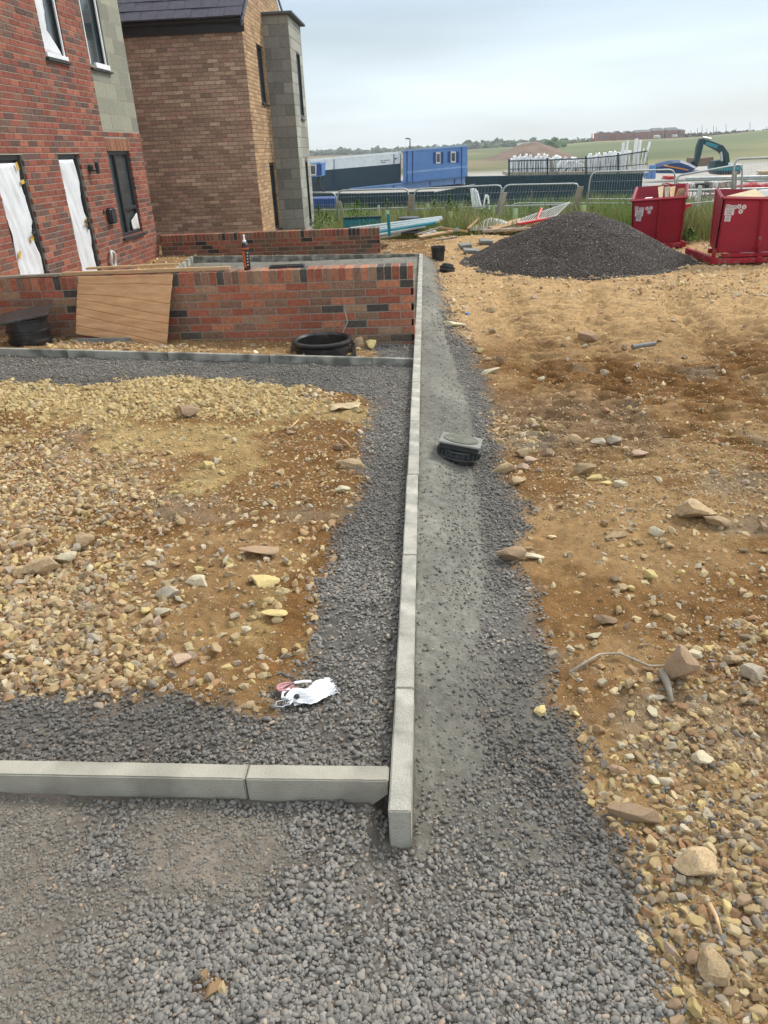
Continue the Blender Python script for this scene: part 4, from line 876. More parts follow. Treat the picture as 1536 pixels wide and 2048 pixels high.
NR=[((1027,1108),.145,1,'large brown boulder on the right gravel edge with pale sliver stone beside it',(1.1,.8,.7)),
((1066,1106),.085,3,'flat pale stone touching the brown boulder on the gravel edge',(1.2,.6,.35)),
((1390,1025),.17,0,'large tan rock in the rutted earth at the right, left of a pair',(1.2,.8,.7)),
((1438,1040),.14,0,'light tan rock just right of the largest rock in the ruts',(1.1,.8,.55)),
((1362,1343),.155,1,'tall brown rock standing beside the wood splinter',(.75,.9,1.1)),
((1510,1342),.09,5,'round grey brown cobble at the right edge beyond the tall rock',(1,.9,.8)),
((1468,1312),.075,0,'brown cobble between the tall rock and the right edge',(1.1,.9,.7)),
((1388,1302),.055,3,'small pale stone just behind the tall brown rock',(1.1,.9,.8)),
((1392,1728),.105,0,'largest lumpy rock at the lower right of the photo',(1,.95,.8)),
((1432,1925),.095,0,'long pale tan rock near the bottom right corner',(.75,1.35,.6)),
((1262,1622),.11,1,'brown rock half buried in soil beside the lower gravel edge',(1.3,.75,.5)),
((1405,1508),.062,3,'cream knobbly stone on dark gravel spill at the right',(1,1,.7)),
((1084,1413),.055,2,'bright yellow stone on the edge of the right gravel strip',(.8,1.2,.6)),
((1306,1412),.045,3,'pale pointed stone below the tall brown rock',(.8,1.3,.6)),
((1312,1385),.05,5,'dark flat round stone just left of the wood splinter',(1.2,.9,.6)),
((1213,1232),.075,1,'reddish brown stone in bare earth above the bent stalk',(1.2,.9,.6)),
((1190,1262),.05,3,'cream wedge stone above the bent stalk',(1.2,.7,.4)),
((1152,880),.10,0,'rounded tan rock at the top of the stone heap on the right',(1.1,.8,.8)),
((1196,884),.09,5,'grey brown rock in the stone heap, left of a touching pair',(1.1,.8,.8)),
((1228,880),.085,5,'grey rock in the stone heap, right of a touching pair',(1,.8,.9)),
((1168,938),.115,0,'pinkish tan boulder at the bottom of the stone heap',(1.05,.9,.8)),
((1188,953),.075,2,'yellow stone against the boulder at the bottom of the stone heap',(1.1,.8,.6)),
((1214,960),.07,2,'bright yellow flat stone in the row below the stone heap',(1.1,.8,.5)),
((1240,965),.075,3,'pale stone ending the row below the stone heap',(1,.8,.7)),
((1094,907),.08,1,'brown rock left of the stone heap behind two others',(.9,.8,.9)),
((1047,905),.09,0,'tan rock at the left of the stone heap, farthest back',(1.2,.9,.7)),
((1058,918),.08,4,'pinkish rock touching the tan rock at the left of the heap',(1.1,.8,.7)),
((1010,935),.12,0,'long tan rock lying beside the gully at the gravel edge',(1.25,.7,.6)),
((1046,931),.07,4,'smooth brown cobble right of the long tan rock',(1,.8,.7)),
((1034,960),.085,0,'brown wedge rock below the long tan rock',(1.1,.8,.7)),
((1275,905),.09,4,'flat reddish rock at the right end of the stone heap',(1.2,.8,.55)),
((1313,1061),.075,3,'round whitish rock in the right-hand earth below the ruts',(1,.9,.9)),
((1302,1146),.075,2,'orange yellow rock in the rubble right of the gravel',(.8,1,.9)),
((1230,1066),.085,0,'flat buff stone in the middle of the right-hand rubble',(1.2,.8,.45)),
((1428,943),.05,5,'small square grey stone on the smooth rutted earth',(1,.8,.9)),
((1000,722),.12,1,'upright brown stone on the earth right of the far kerbs',(.6,.8,.9)),
((978,742),.13,3,'pale flat stone at the edge of the gravel strip, farther back',(1.3,.8,.5)),
((1173,675),.17,1,'dark brown clod on the sandy ground',(1.1,.8,.6)),
((1240,1530),.05,4,'curved pinkish stone in the gravel spill at lower right',(1.3,.6,.6)),
((85,1140),.14,0,'long tan rock on the left side of the stony plot',(1.3,.75,.6)),
((137,1123),.115,3,'pale tan rock right of the long rock on the left plot',(1.2,.8,.6)),
((170,1092),.105,0,'tan rock above the pale rock on the left plot',(1.1,.8,.65)),
((360,1326),.072,4,'square pinkish stone in the lower plot',(1.1,1,.6)),
((398,1170),.10,3,'pale rock in the middle of the left plot, right of a larger grey one',(1.1,.8,.7)),
((342,1192),.095,5,'grey rock in the middle of the stony left plot',(1.1,.85,.6)),
((322,1228),.07,3,'round cream stone below the grey rock on the left plot',(1.1,.85,.7)),
((292,1226),.062,2,'yellow cream stone touching the round cream stone',(.8,1,.7)),
((455,1338),.05,2,'yellow stone in brown earth near the lower gravel edge',(1.2,.8,.6)),
((500,1416),.055,0,'tan stone where brown earth meets the lower gravel',(1.1,.9,.7)),
((380,845),.16,1,'brown clod on the plot below the upper gravel band',(1.1,.8,.5)),
((525,1105),.14,1,'large flat brown stone in the brown earth of the plot',(1.5,.9,.3)),
((530,1170),.10,2,'yellow broken stone patch by the brown earth of the plot',(1.4,.9,.45)),
((550,1230),.09,2,'small yellow stone slab near the gravel in the plot',(1.3,.8,.4)),
((708,935),.14,0,'flat tan stone at the gravel edge by the short stick',(1.3,.9,.45)),
((686,984),.07,3,'small white stone in brown earth near the gravel edge',(1.1,.8,.6)),
((418,946),.08,2,'round yellow stone alone in the upper plot',(.9,.8,.9)),
((765,494),.22,1,'dark reddish rock behind the far cross kerbs',(.9,.8,.8)),
((775,500),.13,3,'white broken block beside the dark rock behind the far kerbs',(1.2,.7,.5)),
((718,688),.14,0,'tan rock piled against the wall by the manhole ring',(1,.8,1)),
((742,690),.13,2,'buff rock right of the manhole ring below the wall',(.9,.9,.9)),
((905,648),.20,3,'pale slabby rock at the right gravel edge opposite the near wall',(1.4,.6,.35))]
for p_,s_,m_,l_,a_ in NR:
    zz=.09 if (p_[0]<760 and p_[1]>760) else (.12 if p_[0]<780 else .03)
    rock(p_,s_*1.22,m_,l_,asp=a_,z=zz,rz=random.uniform(-.3,.3))
cnt=0
random.seed(11)
while cnt<230:
    side=random.random()
    if side<.4:
        p_=(random.uniform(-40,640),random.uniform(1000,1400)) if random.random()<.75 else (random.uniform(-40,700),random.uniform(775,1000)); zz=.09; s_=random.triangular(.035,.085,.045)
        if p_[1]<1000: s_*=1.1
    elif side<.85: p_=(random.uniform(1050,1600),random.uniform(900,2060)); zz=.03; s_=random.triangular(.03,.075,.04)
    else: p_=(random.uniform(950,1600),random.uniform(560,780)); zz=.03; s_=random.triangular(.06,.15,.07); 
    a=at(*p_,zz)
    if float(gmask(np.array([a[0]]),np.array([a[1]]))[0])>.3: continue
    if a[0]<-.1 and abs(a[1]-1.6)<.1: continue
    if p_[0]<700 and p_[1]>1000 and random.random()<max(0,(p_[0]-250)/500): continue
    if p_[1]>1500: s_*=.85
    rock(p_,s_,random.choices(range(6),[5,2,1.6,2.5,1.5,1.5])[0],'loose stone lying in the churned stony earth',group='loose stones on the earth',z=zz,sink=.35)
    cnt+=1
random.seed(19)
# ------------------------------------------------------------------ dark gravel heap
def heap(X,Y):
    dx=X-PILE[0]; dy=Y-PILE[1]; q=np.arctan2(dy,dx); Rr=1.84*(1+.22*fbm(np.cos(q)*2.3+5,np.sin(q)*1.3+5,3,2)+np.where(dx<0,.03,.0))
    r=np.sqrt(dx**2+dy**2)/Rr; t=np.clip(1-np.sqrt(r**2+.035)*.985,0,1); return r,(t**1.0)*.93+.13*fbm(X*1.6,Y*1.6,4,3)*ss(1-r,0,.3)+.03*fbm(X*6,Y*6,3,4)*ss(1-r,-.05,.1)
def build_heap():
    n=150; a=np.linspace(-2.2,2.2,n); X,Y=np.meshgrid(PILE[0]+a,PILE[1]+a*.95); r,h=heap(X,Y); Z=G(X,Y)+h-.06*ss(r,.93,1.05)
    V=np.stack([X-PILE[0],Y-PILE[1],Z],-1).reshape(-1,3); idx=np.arange(n*n).reshape(n,n)
    F=np.stack([idx[:-1,:-1],idx[:-1,1:],idx[1:,1:],idx[1:,:-1]],-1).reshape(-1,4); F=F[(r.reshape(-1)[F]<1.06).all(1)]
    M['heap']=mat('heap',(.075,.062,.052),.9,.5,16,.8,55)
    used=np.unique(F); mp_=-np.ones(len(V),int); mp_[used]=np.arange(len(used))
    o=MB().add([tuple(v) for v in V[used]],[tuple(mp_[f]) for f in F]).build('gravel_heap','heap',smooth=True,fix=False); o.location=(PILE[0],PILE[1],0)
    tag(o,'big conical heap of dark gravel in front of the red skips','gravel heap')
    k=90000; q=rng.random(k)*6.283; rr=np.sqrt(rng.random(k))*1.07*1.85; x=PILE[0]+rr*np.cos(q); y=PILE[1]+rr*np.sin(q); r,h=heap(x,y); keep=(r<1.08)&((y<PILE[1]+.9)|(h>.3)); x=x[keep];y=y[keep];h=h[keep];k=len(x)
    s=rng.uniform(.005,.013,k); z=G(x,y)+np.maximum(h,0)+s*rng.uniform(-.3,.5,k)
    C=np.array([.075,.063,.053])*rng.uniform(.45,1.7,(k,1)); b=rng.random(k)<.035; C[b]=C[b]*3.0+.05; b=rng.random(k)<.1; C[b]*=np.array([1.5,1.2,.95])
    o2=scatter('heap_gravel',np.stack([x-PILE[0],y-PILE[1],z],1),rng.normal(0,1,(k,3)),np.stack([s*1.2,s,s*.8],1),C,rng.integers(0,6,k),peb,M['gravel'],o); tag(o2,kind='stuff')
build_heap()

# ------------------------------------------------------------------ pixel-cornered solids standing at a real distance
def solid(px4, Y, depth, name, m, parent=None, org=None, bevel=0, dvec=None):
    """front face given by four photo points on the plane Y, extruded back by depth metres"""
    P=[aty(x,y,Y) for x,y in px4]; o=org if org is not None else P[3]
    mb=MB().prism([p-o for p in P], dvec or (0,depth,0)); ob=mb.build(name,m,parent,bevel=bevel)
    if parent is None: ob.location=o
    return ob
def rt_at(name,label,cat,p,group=None): return root(name,label,cat,tuple(p),0,group)
# ------------------------------------------------------------------ red skips
def skip(name_label, TL,TR,BR,BL,Y,depth,foot,stick,back_up,flap,skew=0.):
    P=[aty(*q,Y) for q in (TL,TR,BR,BL)]; o=P[3].copy(); o.z=gz(o.x,o.y)
    r=rt_at('tipping_skip',name_label,'skip',o,'red tipping skips')
    A,B,C_,D=[p-o for p in P]; t=.02; bk=Vector((depth*skew,depth,0)); up=Vector((0,0,back_up))
    def plate(pts,off,nm,m='red',par=r,bev=0): return MB().prism(pts,off).build(nm,m,par,bevel=bev)
    plate([A,B,C_,D],(0,t,0),'front_panel')
    mb=MB(); 
    mb.prism([A+bk+up+Vector((0,.1,0)),B+bk+up+Vector((0,.1,0)),C_+bk*.85,D+bk*.85],(0,t,0)); mb.build('back_panel','red',r)
    plate([A,A+bk+up,D+bk*.85,D],(t,0,0),'side_panel'); plate([B,B+bk+up,C_+bk*.85,C_],(-t,0,0),'side_panel')
    plate([D,C_,C_+bk*.85,D+bk*.85],(0,0,-t),'floor_panel')
    w_=(B-A).length; m_=(A+B)/2; n_=(C_+D)/2; e=(B-A).normalized(); dz=Vector((0,0,1))
    mb=MB(); mb.tube([A+Vector((-.02,-.015,0)),B+Vector((.02,-.015,0))],.028,4); mb.build('rim','red',r)
    mb=MB(); mb.tube([A+Vector((-.01,0,.0)),A+bk+up],.024,4); mb.build('side_rim','red',r); mb=MB(); mb.tube([B+Vector((.01,0,.0)),B+bk+up],.024,4); mb.build('side_rim','red',r)
    for (u_,wd) in ((0.03,.03),(.5,.05),(.97,.03)):
        p=A.lerp(B,u_); q=D.lerp(C_,u_); MB().tube([p+Vector((0,-.008,0)),q+Vector((0,-.008,0))],wd*.5,4).build('rib','red',r)
    q=D.lerp(C_,.5); MB().bb(q+Vector((-.022,-.05,-.1)),q+Vector((.022,-.012,.24))).build('latch_post','red_worn',r,bevel=.004)
    # base frame
    z0=-o.z+0; fz0=.03; 
    for yy in (-.12,depth*.95): MB().box(((D.x+C_.x)/2+yy*skew,D.y+yy,fz0+.04),(w_+.12,.07,.075)).build('base_rail','red_worn',r,bevel=.006)
    for yy in (-.08,): MB().box(((D.x+C_.x)/2,D.y+yy,fz0+.22 if D.z>.3 else D.z-.06),(w_*.95,.05,.05)).build('upper_rail','red_worn',r,bevel=.004)
    for u_ in (-.03,.5,1.0):
        x_=D.x+(C_.x-D.x)*u_
        MB().box((x_,D.y+depth*.42,fz0+.05),(.07,depth*1.15,.09)).build('fork_channel','red_worn',r,bevel=.006)
        MB().box((x_,D.y-.09,(fz0+D.z)/2+.02),(.05,.05,max(.08,D.z-fz0+.05))).build('corner_post','red_worn',r,bevel=.005)
    MB().box(((D.x+C_.x)/2+.1,D.y+.03,D.z-.045),(w_*.6,.09,.02)).build('pale_strip','white_dirty',r)
    MB().lathe([(.07,-.05),(.07,.05)],(C_.x-.12,D.y+.1,fz0+.13),16,rot=(0,R(90),0)).build('roller','dark_frame',r)
    # stickers: rectangles and round discs with grey marks
    for (kx,ky,kw,kh,rd) in stick:
        p=aty(kx,ky,Y)-o; s_=aty(kx+kw,ky,Y)-aty(kx,ky,Y); w2=s_.length; h2=w2*kh/kw; p=p+Vector((0,-.006,0))
        if rd:
            st=MB().lathe([(w2/2,-.002),(w2/2,.002)],p,18,rot=(R(90),0,0)).build('round_label','sticker',r)
            mb=MB(); mb.box(p+Vector((0,-.004,w2*.1)),(w2*.36,.002,w2*.09)); mb.box(p+Vector((0,-.004,-w2*.12)),(w2*.14,.002,w2*.28)); mb.build('pictogram','red',st)
        else:
            st=MB().box(p,(w2,.004,h2),(0,R(2),0)).build('label_plate','sticker',r)
            mb=MB()
            for k in range(3): mb.box(p+Vector((random.uniform(-.01,.01),-.004,h2*(.28-.27*k))),(w2*random.uniform(.55,.8),.002,h2*.07))
            mb.build('print','slate_dark',st)
    if flap: 
        q=aty(*flap,Y)-o; MB().prism([q+Vector((-.05,.0,.02)),q+Vector((.10,.0,.03)),q+Vector((.10,.0,.0)),q+Vector((.02,0,-.03)),q+Vector((-.01,0,-.11)),q+Vector((-.05,0,-.11))],(0,.04,0)).build('hook_bracket','red_plastic',r)
    return r
st1=[(1272,417,9,7,0),(1283,418,9,6,0),(1278,427,16,11,0),(1277,437,10,10,0),(1294,417,7,7,1),(1302,416,7,7,1),(1298,424,7,7,1)]
skip('red tipping skip half behind the gravel heap with rubbish inside',(1265,402),(1373,394),(1362,487),(1262,489),14.25,1.1,0,st1,.16,(1372,412),.31)
st2=[(1454,413,12,8,0),(1467,414,12,7,0),(1458,424,19,12,0),(1455,437,12,11,0),(1478,413,9,9,1),(1488,414,9,9,1),(1481,423,9,9,1)]
skip('nearer red tipping skip on an open base frame at the right edge',(1447,396),(1602,399),(1596,508),(1429,502),12.15,1.15,0,st2,.06,None,.27)
# things lying in the skips
def board(pts,off,name,m,label,cat='board',group=None,bevel=0):
    P=[Vector(p) for p in pts]; c=P[0].copy(); o=MB().prism([p-c for p in P],off).build(name,m,bevel=bevel); o.location=c; return tag(o,label,cat,group)
board([aty(1452,394,12.6),aty(1532,395,12.6),aty(1512,379,13.0)],(0,.02,.01),'buff_board','buff_render','triangular buff board sticking out of the nearer red skip')
board([aty(1520,393,12.9),aty(1590,392,12.9),aty(1590,378,13.0),aty(1530,381,13.0)],(0,.25,.0),'paper_sack','white_dirty','pale paper sack in the nearer red skip right of the buff board','sack')
board([aty(1350,395,14.9),aty(1370,393,14.9),aty(1369,376,14.9),aty(1357,378,14.9)],(0,.02,.0),'plywood_offcut','timber','plywood offcut standing in the right corner of the farther red skip')
board([aty(1289,401,14.7),aty(1302,400,14.7),aty(1302,396,14.7),aty(1289,397,14.7)],(.1,.25,.0),'white_offcut','white','small white block in the left of the farther red skip','offcut')
for i,(x_,m_) in enumerate(((1318,'buff_render'),(1330,'timber_grey'),(1340,'timber'))):
    board([aty(x_,399,14.8),aty(x_+6,399,14.8),aty(x_+8+i,372,15.1),aty(x_-2+i,374,15.1)],(.02,.03,0),'rubbish_board',m_,['cream board upright in the middle of the farther red skip','grey board leaning in the farther red skip','pale timber beside the plywood in the farther red skip'][i])

# ------------------------------------------------------------------ temporary fence panels
def fpanel(TL,TR,BL,BR,Y,label,cols=26,mid=True,Y2=None,rail=None):
    Y2=Y2 or Y; a,b=aty(*TL,Y),aty(*TR,Y2); c,d=aty(*BL,Y),aty(*BR,Y2); o=c.copy()
    r=rt_at('fence_panel',label,'fence',o,'galvanised temporary fence panels'); a,b,c,d=a-o,b-o,c-o,d-o
    def q(u,v): return (c.lerp(d,u)).lerp(a.lerp(b,u),v)
    pts=[q(0,0),q(0,.85),q(.008,.93),q(.03,.98),q(.07,1.0),q(.93,1.0),q(.97,.98),q(.992,.93),q(1,.85),q(1,0)]
    MB().tube(pts,.021,8).build('frame','galv',r,smooth=True)
    if mid: MB().tube([q(0,rail or .52),q(1,rail or .52)],.014,6).build('middle_rail','galv',r)
    mb=MB()
    for k in range(1,cols): u=k/cols; mb.tube([q(u,.04),q(u,.985)],.0022,3)
    for k in range(1,6): mb.tube([q(0,k/6),q(1,k/6)],.0022,3)
    mb.build('wire_mesh','galv',r)
    return r
fpanel((560,384),(671,386),(560,462),(678,455),21.5,'fence panel half hidden by the brown house corner')
fpanel((676,381),(816,377),(672,460),(823,455),21,'fence panel between the brown house and the thick grey post')
fpanel((829,378),(1006,370),(826,460),(985,457),20.6,'fence panel right of the thick grey post with its right leg leaning')
fpanel((1009,370),(1159,367),(988,457),(1140,452),20.3,'fence panel between two leaning timber posts')
fpanel((1182,344),(1351,339),(1168,455),(1346,460),21,'tall fence panel right of the leaning posts in front of the dark hoarding',cols=34)
fpanel((1352,352),(1486,328),(1362,470),(1476,470),17.5,'fence panel with sloping top rail between the two skips')
fpanel((1468,318),(1620,312),(1466,470),(1618,475),16.5,'nearest fence panel behind the right-hand skip',cols=34)
fpanel((1025,406),(1398/1,407),(1025,440),(1405,440),25,'low hooped barrier behind the grass, far right of the leaning posts',mid=False,cols=40)
def post(p0,p1,w_,Y,label,m='timber_grey',name='timber_post',dp=None):
    a,b=aty(*p0,Y),aty(*p1,Y); o=a.copy(); h=aty(p0[0]+w_/2,p0[1],Y)-a; h2=(aty(p1[0]+w_/2,p1[1],Y)-b)*1.06
    P=[-h,h,(b-a)+h2,(b-a)-h2]; ob=MB().prism(P,(0,dp or h.length*1.2,0)).build(name,m,bevel=.006); ob.location=o; return tag(ob,label,'post')
post((822,389),(818,462),10,20.9,'thick upright grey timber post between two fence panels')
post((1011,385),(992,460),8,20.2,'leaning grey timber prop between two fence panels')
post((1162,373),(1140,455),12,20.0,'wide leaning timber board fixed to the fence beside the dark hoarding')
post((1401,371),(1393,440),7,19.,'pale upright timber behind the gap between the skips','white_dirty')
post((1470,343),(1464,460),9,18.2,'grey fence post behind the nearer red skip')
post((679,402),(692,462),6,20.8,'leaning timber stake beside the brown house corner')
post((1252,393),(1250,440),4,22,'short dark stake in the grass left of the farther skip','dark_frame')
post((1291,385),(1288,420),3,30,'thin far stake in front of the dark hoarding','dark_frame')

# ------------------------------------------------------------------ hoardings
def hoarding(TL,TR,Y0,Y1,label,zb=-1.6,post_every=2.4):
    a,b=aty(*TL,Y0),aty(*TR,Y1); o=Vector((a.x,a.y,zb)); r=rt_at('hoarding',label,'fence',o,'dark green hoardings round the yard')
    d=(b-a); L0=Vector((d.x,d.y,0)); n=int(L0.length/.10); dirn=L0.normalized(); nrm=Vector((dirn.y,-dirn.x,0)); v=[];f=[]
    for i in range(n+1):
        for s,of in ((0,.0),(.4,.0),(.5,.028),(.9,.028)):
            t=min(1,(i+s)/n); p=L0*t+nrm*of; top=a.z-zb+d.z*t; v.append(p); v.append(p+Vector((0,0,top)))
    for k in range(len(v)//2-1): f.append((2*k,2*k+2,2*k+3,2*k+1))
    ob=MB().add(v,f).build('cladding','green_clad',r,fix=False); ob.modifiers.new('thickness','SOLIDIFY').thickness=.01
    MB().tube([Vector((0,0,a.z-zb))-nrm*.03,L0+Vector((0,0,b.z-zb))-nrm*.03],.03,4).build('top_rail','teal_dark',r)
    k=0
    while k*post_every<L0.length:
        t=k*post_every/L0.length; p=L0*t-nrm*.06; MB().bb(p-Vector((.04,.04,0)),p+Vector((.04,.04,a.z-zb+d.z*t+.04))).build('post','dark_frame',r); k+=1
hoarding((560,388),(724,388),36,36,'dark hoarding left part, below the dark and white container')
hoarding((724,388),(868,384),36,36,'dark hoarding middle part, right of the first where pale yard shows over it')
hoarding((868,385),(950,369),36,38,'dark hoarding part whose top climbs towards the right')
hoarding((932,354),(1040,352),42,42,'dark hoarding behind the white bent frames, left of the white stacks')
hoarding((1040,352),(1190,349),42,42,'dark hoarding below the stacks of white frames')
hoarding((1186,349),(1286,347),38,38,'ribbed dark hoarding behind the tall fence panel')
hoarding((1286,388),(1330,386),36,36,'low dark hoarding piece left of the red barriers')

# ------------------------------------------------------------------ containers and cabins
YC=66
r=rt_at('storage_container','long container with white upper half and dark lower half','container',aty(800,374,YC)); o=Vector(r.location)
solid([(560,325),(800,304),(800,327),(560,348)],YC,2.4,'white_upper','container_white',r,o)
solid([(560,348),(800,327),(800,376),(560,394)],YC,2.4,'dark_lower','slate_dark',r,o)
for x_ in (667,787): solid([(x_,313.7-(x_-667)*.088),(x_+1.6,313.6-(x_-667)*.088),(x_+1.6,385-(x_-667)*.07),(x_,385-(x_-667)*.07)],YC-.04,.05,'corner_post','navy',r,o)
P=[aty(x,y,YC) for x,y in((560,325),(800,304))]; MB().prism([P[0]-o+Vector((0,-.05,-.12)),P[1]-o+Vector((0,-.05,-.12)),P[1]-o+Vector((0,-.05,.05)),P[0]-o+Vector((0,-.05,.05))],(0,2.5,0)).build('top_rail','container_white',r)
mb=MB()
for k in range(70):
    x_=562+k*3.4; 
    if x_>798: break
    a=aty(x_,326-(x_-560)*.0875,YC-.015)-o; b=aty(x_,346-(x_-560)*.0875,YC-.015)-o; mb.tube([a,b],.03,4)
mb.build('ribs','container_white',r)
mb=MB()
for (x_,y_,w2,h2) in ((763,321.5,5,1),(769,321,4,1),(774,320.5,5,1),(779,320,3,1),(768,325,8,1),(791,317.5,3,2.4),(793,316.5,4,1.2),(763,324.8,3,.8)):
    a=aty(x_,y_,YC-.06)-o; mb.box(a,(w2*.041,.01,h2*.041),(0,R(-8),0))
mb.build('lettering','slate_dark',r)
def cabin(label,TL,TR,BR,BL,Y,depth,m,side=None,wins=(),lines=(),stripe=None,group='blue site cabins'):
    P=[aty(*q,Y) for q in(TL,TR,BR,BL)]; o=P[3].copy(); r=rt_at('site_cabin',label,'cabin',o,group)
    MB().prism([p-o for p in P],(0,depth,0)).build('body',m,r)
    top=[P[0]-o+Vector((-.06,-.08,0)),P[1]-o+Vector((.06,-.08,0)),P[1]-o+Vector((.06,-.08,.1)),P[0]-o+Vector((-.06,-.08,.1))]; MB().prism(top,(0,depth+.16,0)).build('roof_edge','blue_pale',r)
    for (x0,x1,y0,y1) in wins:
        w4=[aty(x0,y1,Y)-o,aty(x1,y1,Y)-o,aty(x1,y0,Y)-o,aty(x0,y0,Y)-o]; f=MB().prism([p+Vector((0,-.05,0)) for p in w4],(0,.04,0)).build('window','white_dirty',r)
        c=sum(w4,Vector())/4; MB().prism([c+(p-c)*.72+Vector((0,-.06,0)) for p in w4],(0,.01,0)).build('pane','glass',f)
        dx=(x1-x0)*.62
        for s0,s1 in ((x0-dx,x0-.6),(x1+.6,x1+dx)):
            w4=[aty(s0,y1,Y)-o,aty(s1,y1,Y)-o,aty(s1,y0,Y)-o,aty(s0,y0,Y)-o]; MB().prism([p+Vector((0,-.07,0)) for p in w4],(0,.05,0)).build('shutter','blue_dark',f)
    for (x_,y0,y1) in lines:
        a=aty(x_,y0,Y)-o;b=aty(x_,y1,Y)-o; MB().tube([a,b],.05,4).build('frame_post','blue_dark',r)
    if stripe:
        w4=[aty(*q,Y)-o for q in stripe]; MB().prism([p+Vector((0,-.015,0)) for p in w4],(0,.02,0)).build('stripe','blue_pale',r)
    return r
cabin('upper blue site cabin with two shuttered windows','x' and (806,303),(935,293),(935,352),(806,366),YC-.6,6,'blue',wins=((872,881,304.5,327),(901.5,911.5,303,325)),lines=((825,302,365),(923,294.5,366),(814,303,366)),stripe=[(813,343),(935,331),(935,334.5),(813,347)])
cabin('pale blue lower cabin under the cabin with shuttered windows',(700,379),(936,354),(936,366),(700,389),YC-.2,6,'blue_pale',lines=((860,363,371),(909,358,367),(787,371,378)))
r=cabin('blue cabin end with a grey window beside the house corner',(570,332),(641,327),(640,353),(570,357),58,3,'blue',wins=((616,633,328.5,351),))
o=Vector(r.location)
mb=MB()
for x_ in (600,622,637,646): mb.tube([aty(x_,352,58.2)-o,aty(x_,392,58.2)-o],.05,4)
mb.tube([aty(622,385,58.1)-o,aty(640,354,58.1)-o],.05,4); mb.tube([aty(632,352,58.1)-o,aty(650,386,58.1)-o],.05,4); mb.build('steel_legs','dark_frame',r)
o_=solid([(590,398),(669,396),(669,415),(590,417)],33,1.5,'blue_container','blue_dark',bevel=.02); tag(o_,'bright blue low container behind the grass beside the house corner','container')
def pole(px_,y0,y1,Y,rad,name,label,cat,m='galv',group=None,arm=None):
    a,b=aty(px_,y1,Y),aty(px_,y0,Y); pts=[Vector((0,0,0)),b-a]
    mb=MB().tube(pts,[rad,rad*.6],6)
    if arm: mb.tube([b-a,b-a+Vector((arm,0,.1))],rad*.8,5); mb.box(b-a+Vector((arm,0,.06)),(abs(arm)*.8,.25,.15))
    ob=mb.build(name,m); ob.location=a; return tag(ob,label,cat,group)
pole(820,278,312,120,.12,'lamp_post','thin street lamp post above the roof of the containers','street lamp',arm=-.5,m='lead')

# ------------------------------------------------------------------ white frames behind the hoarding
def bundle(x0,x1,y0,y1,Y,label,tilt=0,n=None,messy=0):
    a=aty((x0+x1)/2,y1,Y); W_=(aty(x1,y1,Y)-aty(x0,y1,Y)).length; h=(aty(x0,y0,Y)-aty(x0,y1,Y)).length
    r=rt_at('frame_bundle',label,'plastic frames',a,'stacks of white plastic frames'); n=n or max(3,int(W_/.13))
    for k in range(n):
        x_=-W_/2+W_*(k+.5)/n; hh=h*random.uniform(.86,1.0); t_=tilt+random.uniform(-.03,.03)+messy*random.uniform(-1,1)
        mb=MB(); mb.box((x_,0,hh/2),(W_/n*.72,.9,hh),(random.uniform(-.04,.04),t_,0)); 
        mb.build('frame_piece','white',r,bevel=.015)
    mb=MB()
    for k in range(3): mb.box((random.uniform(-W_/2,W_/2),random.uniform(-.3,0),h*random.uniform(.98,1.03)),(W_*random.uniform(.1,.3),.2,.1+random.random()*.08),(random.random()*.4,random.random()*.6,0))
    mb.build('loose_clips','white',r); return r
bs=[(1020,1034,314,347,'leftmost bundle of the white frames'),(1035,1052,312,346,'second bundle of white frames from the left'),(1053,1068,313,346,'third bundle of white frames from the left'),(1069,1084,311,346,'fourth bundle of white frames from the left'),(1085,1097,312,345,'fifth bundle of white frames, just left of the tan crate'),
(1100,1112,313,345,'bundle of white frames wrapped in off-white film, left of the messy pile'),(1172,1186,311,344,'bundle of white frames just right of the messy pile'),(1187,1200,309,344,'bundle of white frames second right of the messy pile'),(1201,1216,308,344,'bundle of white frames left of the tall upright bars'),(1217,1232,307,343,'bundle of white frames behind the foot of the first upright bars'),(1233,1254,304,343,'rightmost full bundle of white frames')]
for i,(x0,x1,y0,y1,l_) in enumerate(bs): bundle(x0,x1,y0,y1,46+random.uniform(-.5,.5),l_)
for i,(x0,x1,t_) in enumerate(((1114,1132,.5),(1130,1150,.8),(1148,1170,-.6))): bundle(x0,x1,316+i*2,346,46,['left part of the messy collapsed pile of white frames','middle of the messy collapsed pile of white frames','right part of the messy collapsed pile of white frames'][i],tilt=t_,messy=.35,n=7)
for i,(xa,ya,xb,yb,w_) in enumerate(((1241,342,1247,284,5),(1247,342,1256,281,4),(1266,344,1273,277,6),(1273,344,1281,280,5),(1283,343,1300,283,4),(1279,343,1288,296,2))):
    a,b=aty(xa,ya,45.5),aty(xb,yb,45.5); ob=MB().tube([Vector((0,0,0)),b-a],w_*.016,4).build('upright_bar','white'); ob.location=a
    tag(ob,['leftmost tall white bar standing above the white stacks','tall white bar touching the leftmost tall bar','thick tall white bar, tallest of the group','white bar leaning on the thick tallest bar','rightmost white bar leaning outwards','thin short white bar between the tallest and the leaning bar'][i],'plastic bar','tall white bars')
o_=solid([(1015,345),(1118,344),(1118,352),(1015,352)],45,3,'timber_plinth','timber_grey'); tag(o_,'tan timber platform under the left bundles of white frames','platform')
o_=solid([(1119,344),(1288,341),(1288,350),(1119,352)],44.5,3,'timber_plinth','timber_grey'); tag(o_,'tan timber platform under the right bundles of white frames','platform')
o_=solid([(1101,320),(1105,320),(1105,345),(1101,345)],45.2,.2,'dark_board','timber_grey'); tag(o_,'narrow brown board standing between the bundles of white frames','board')
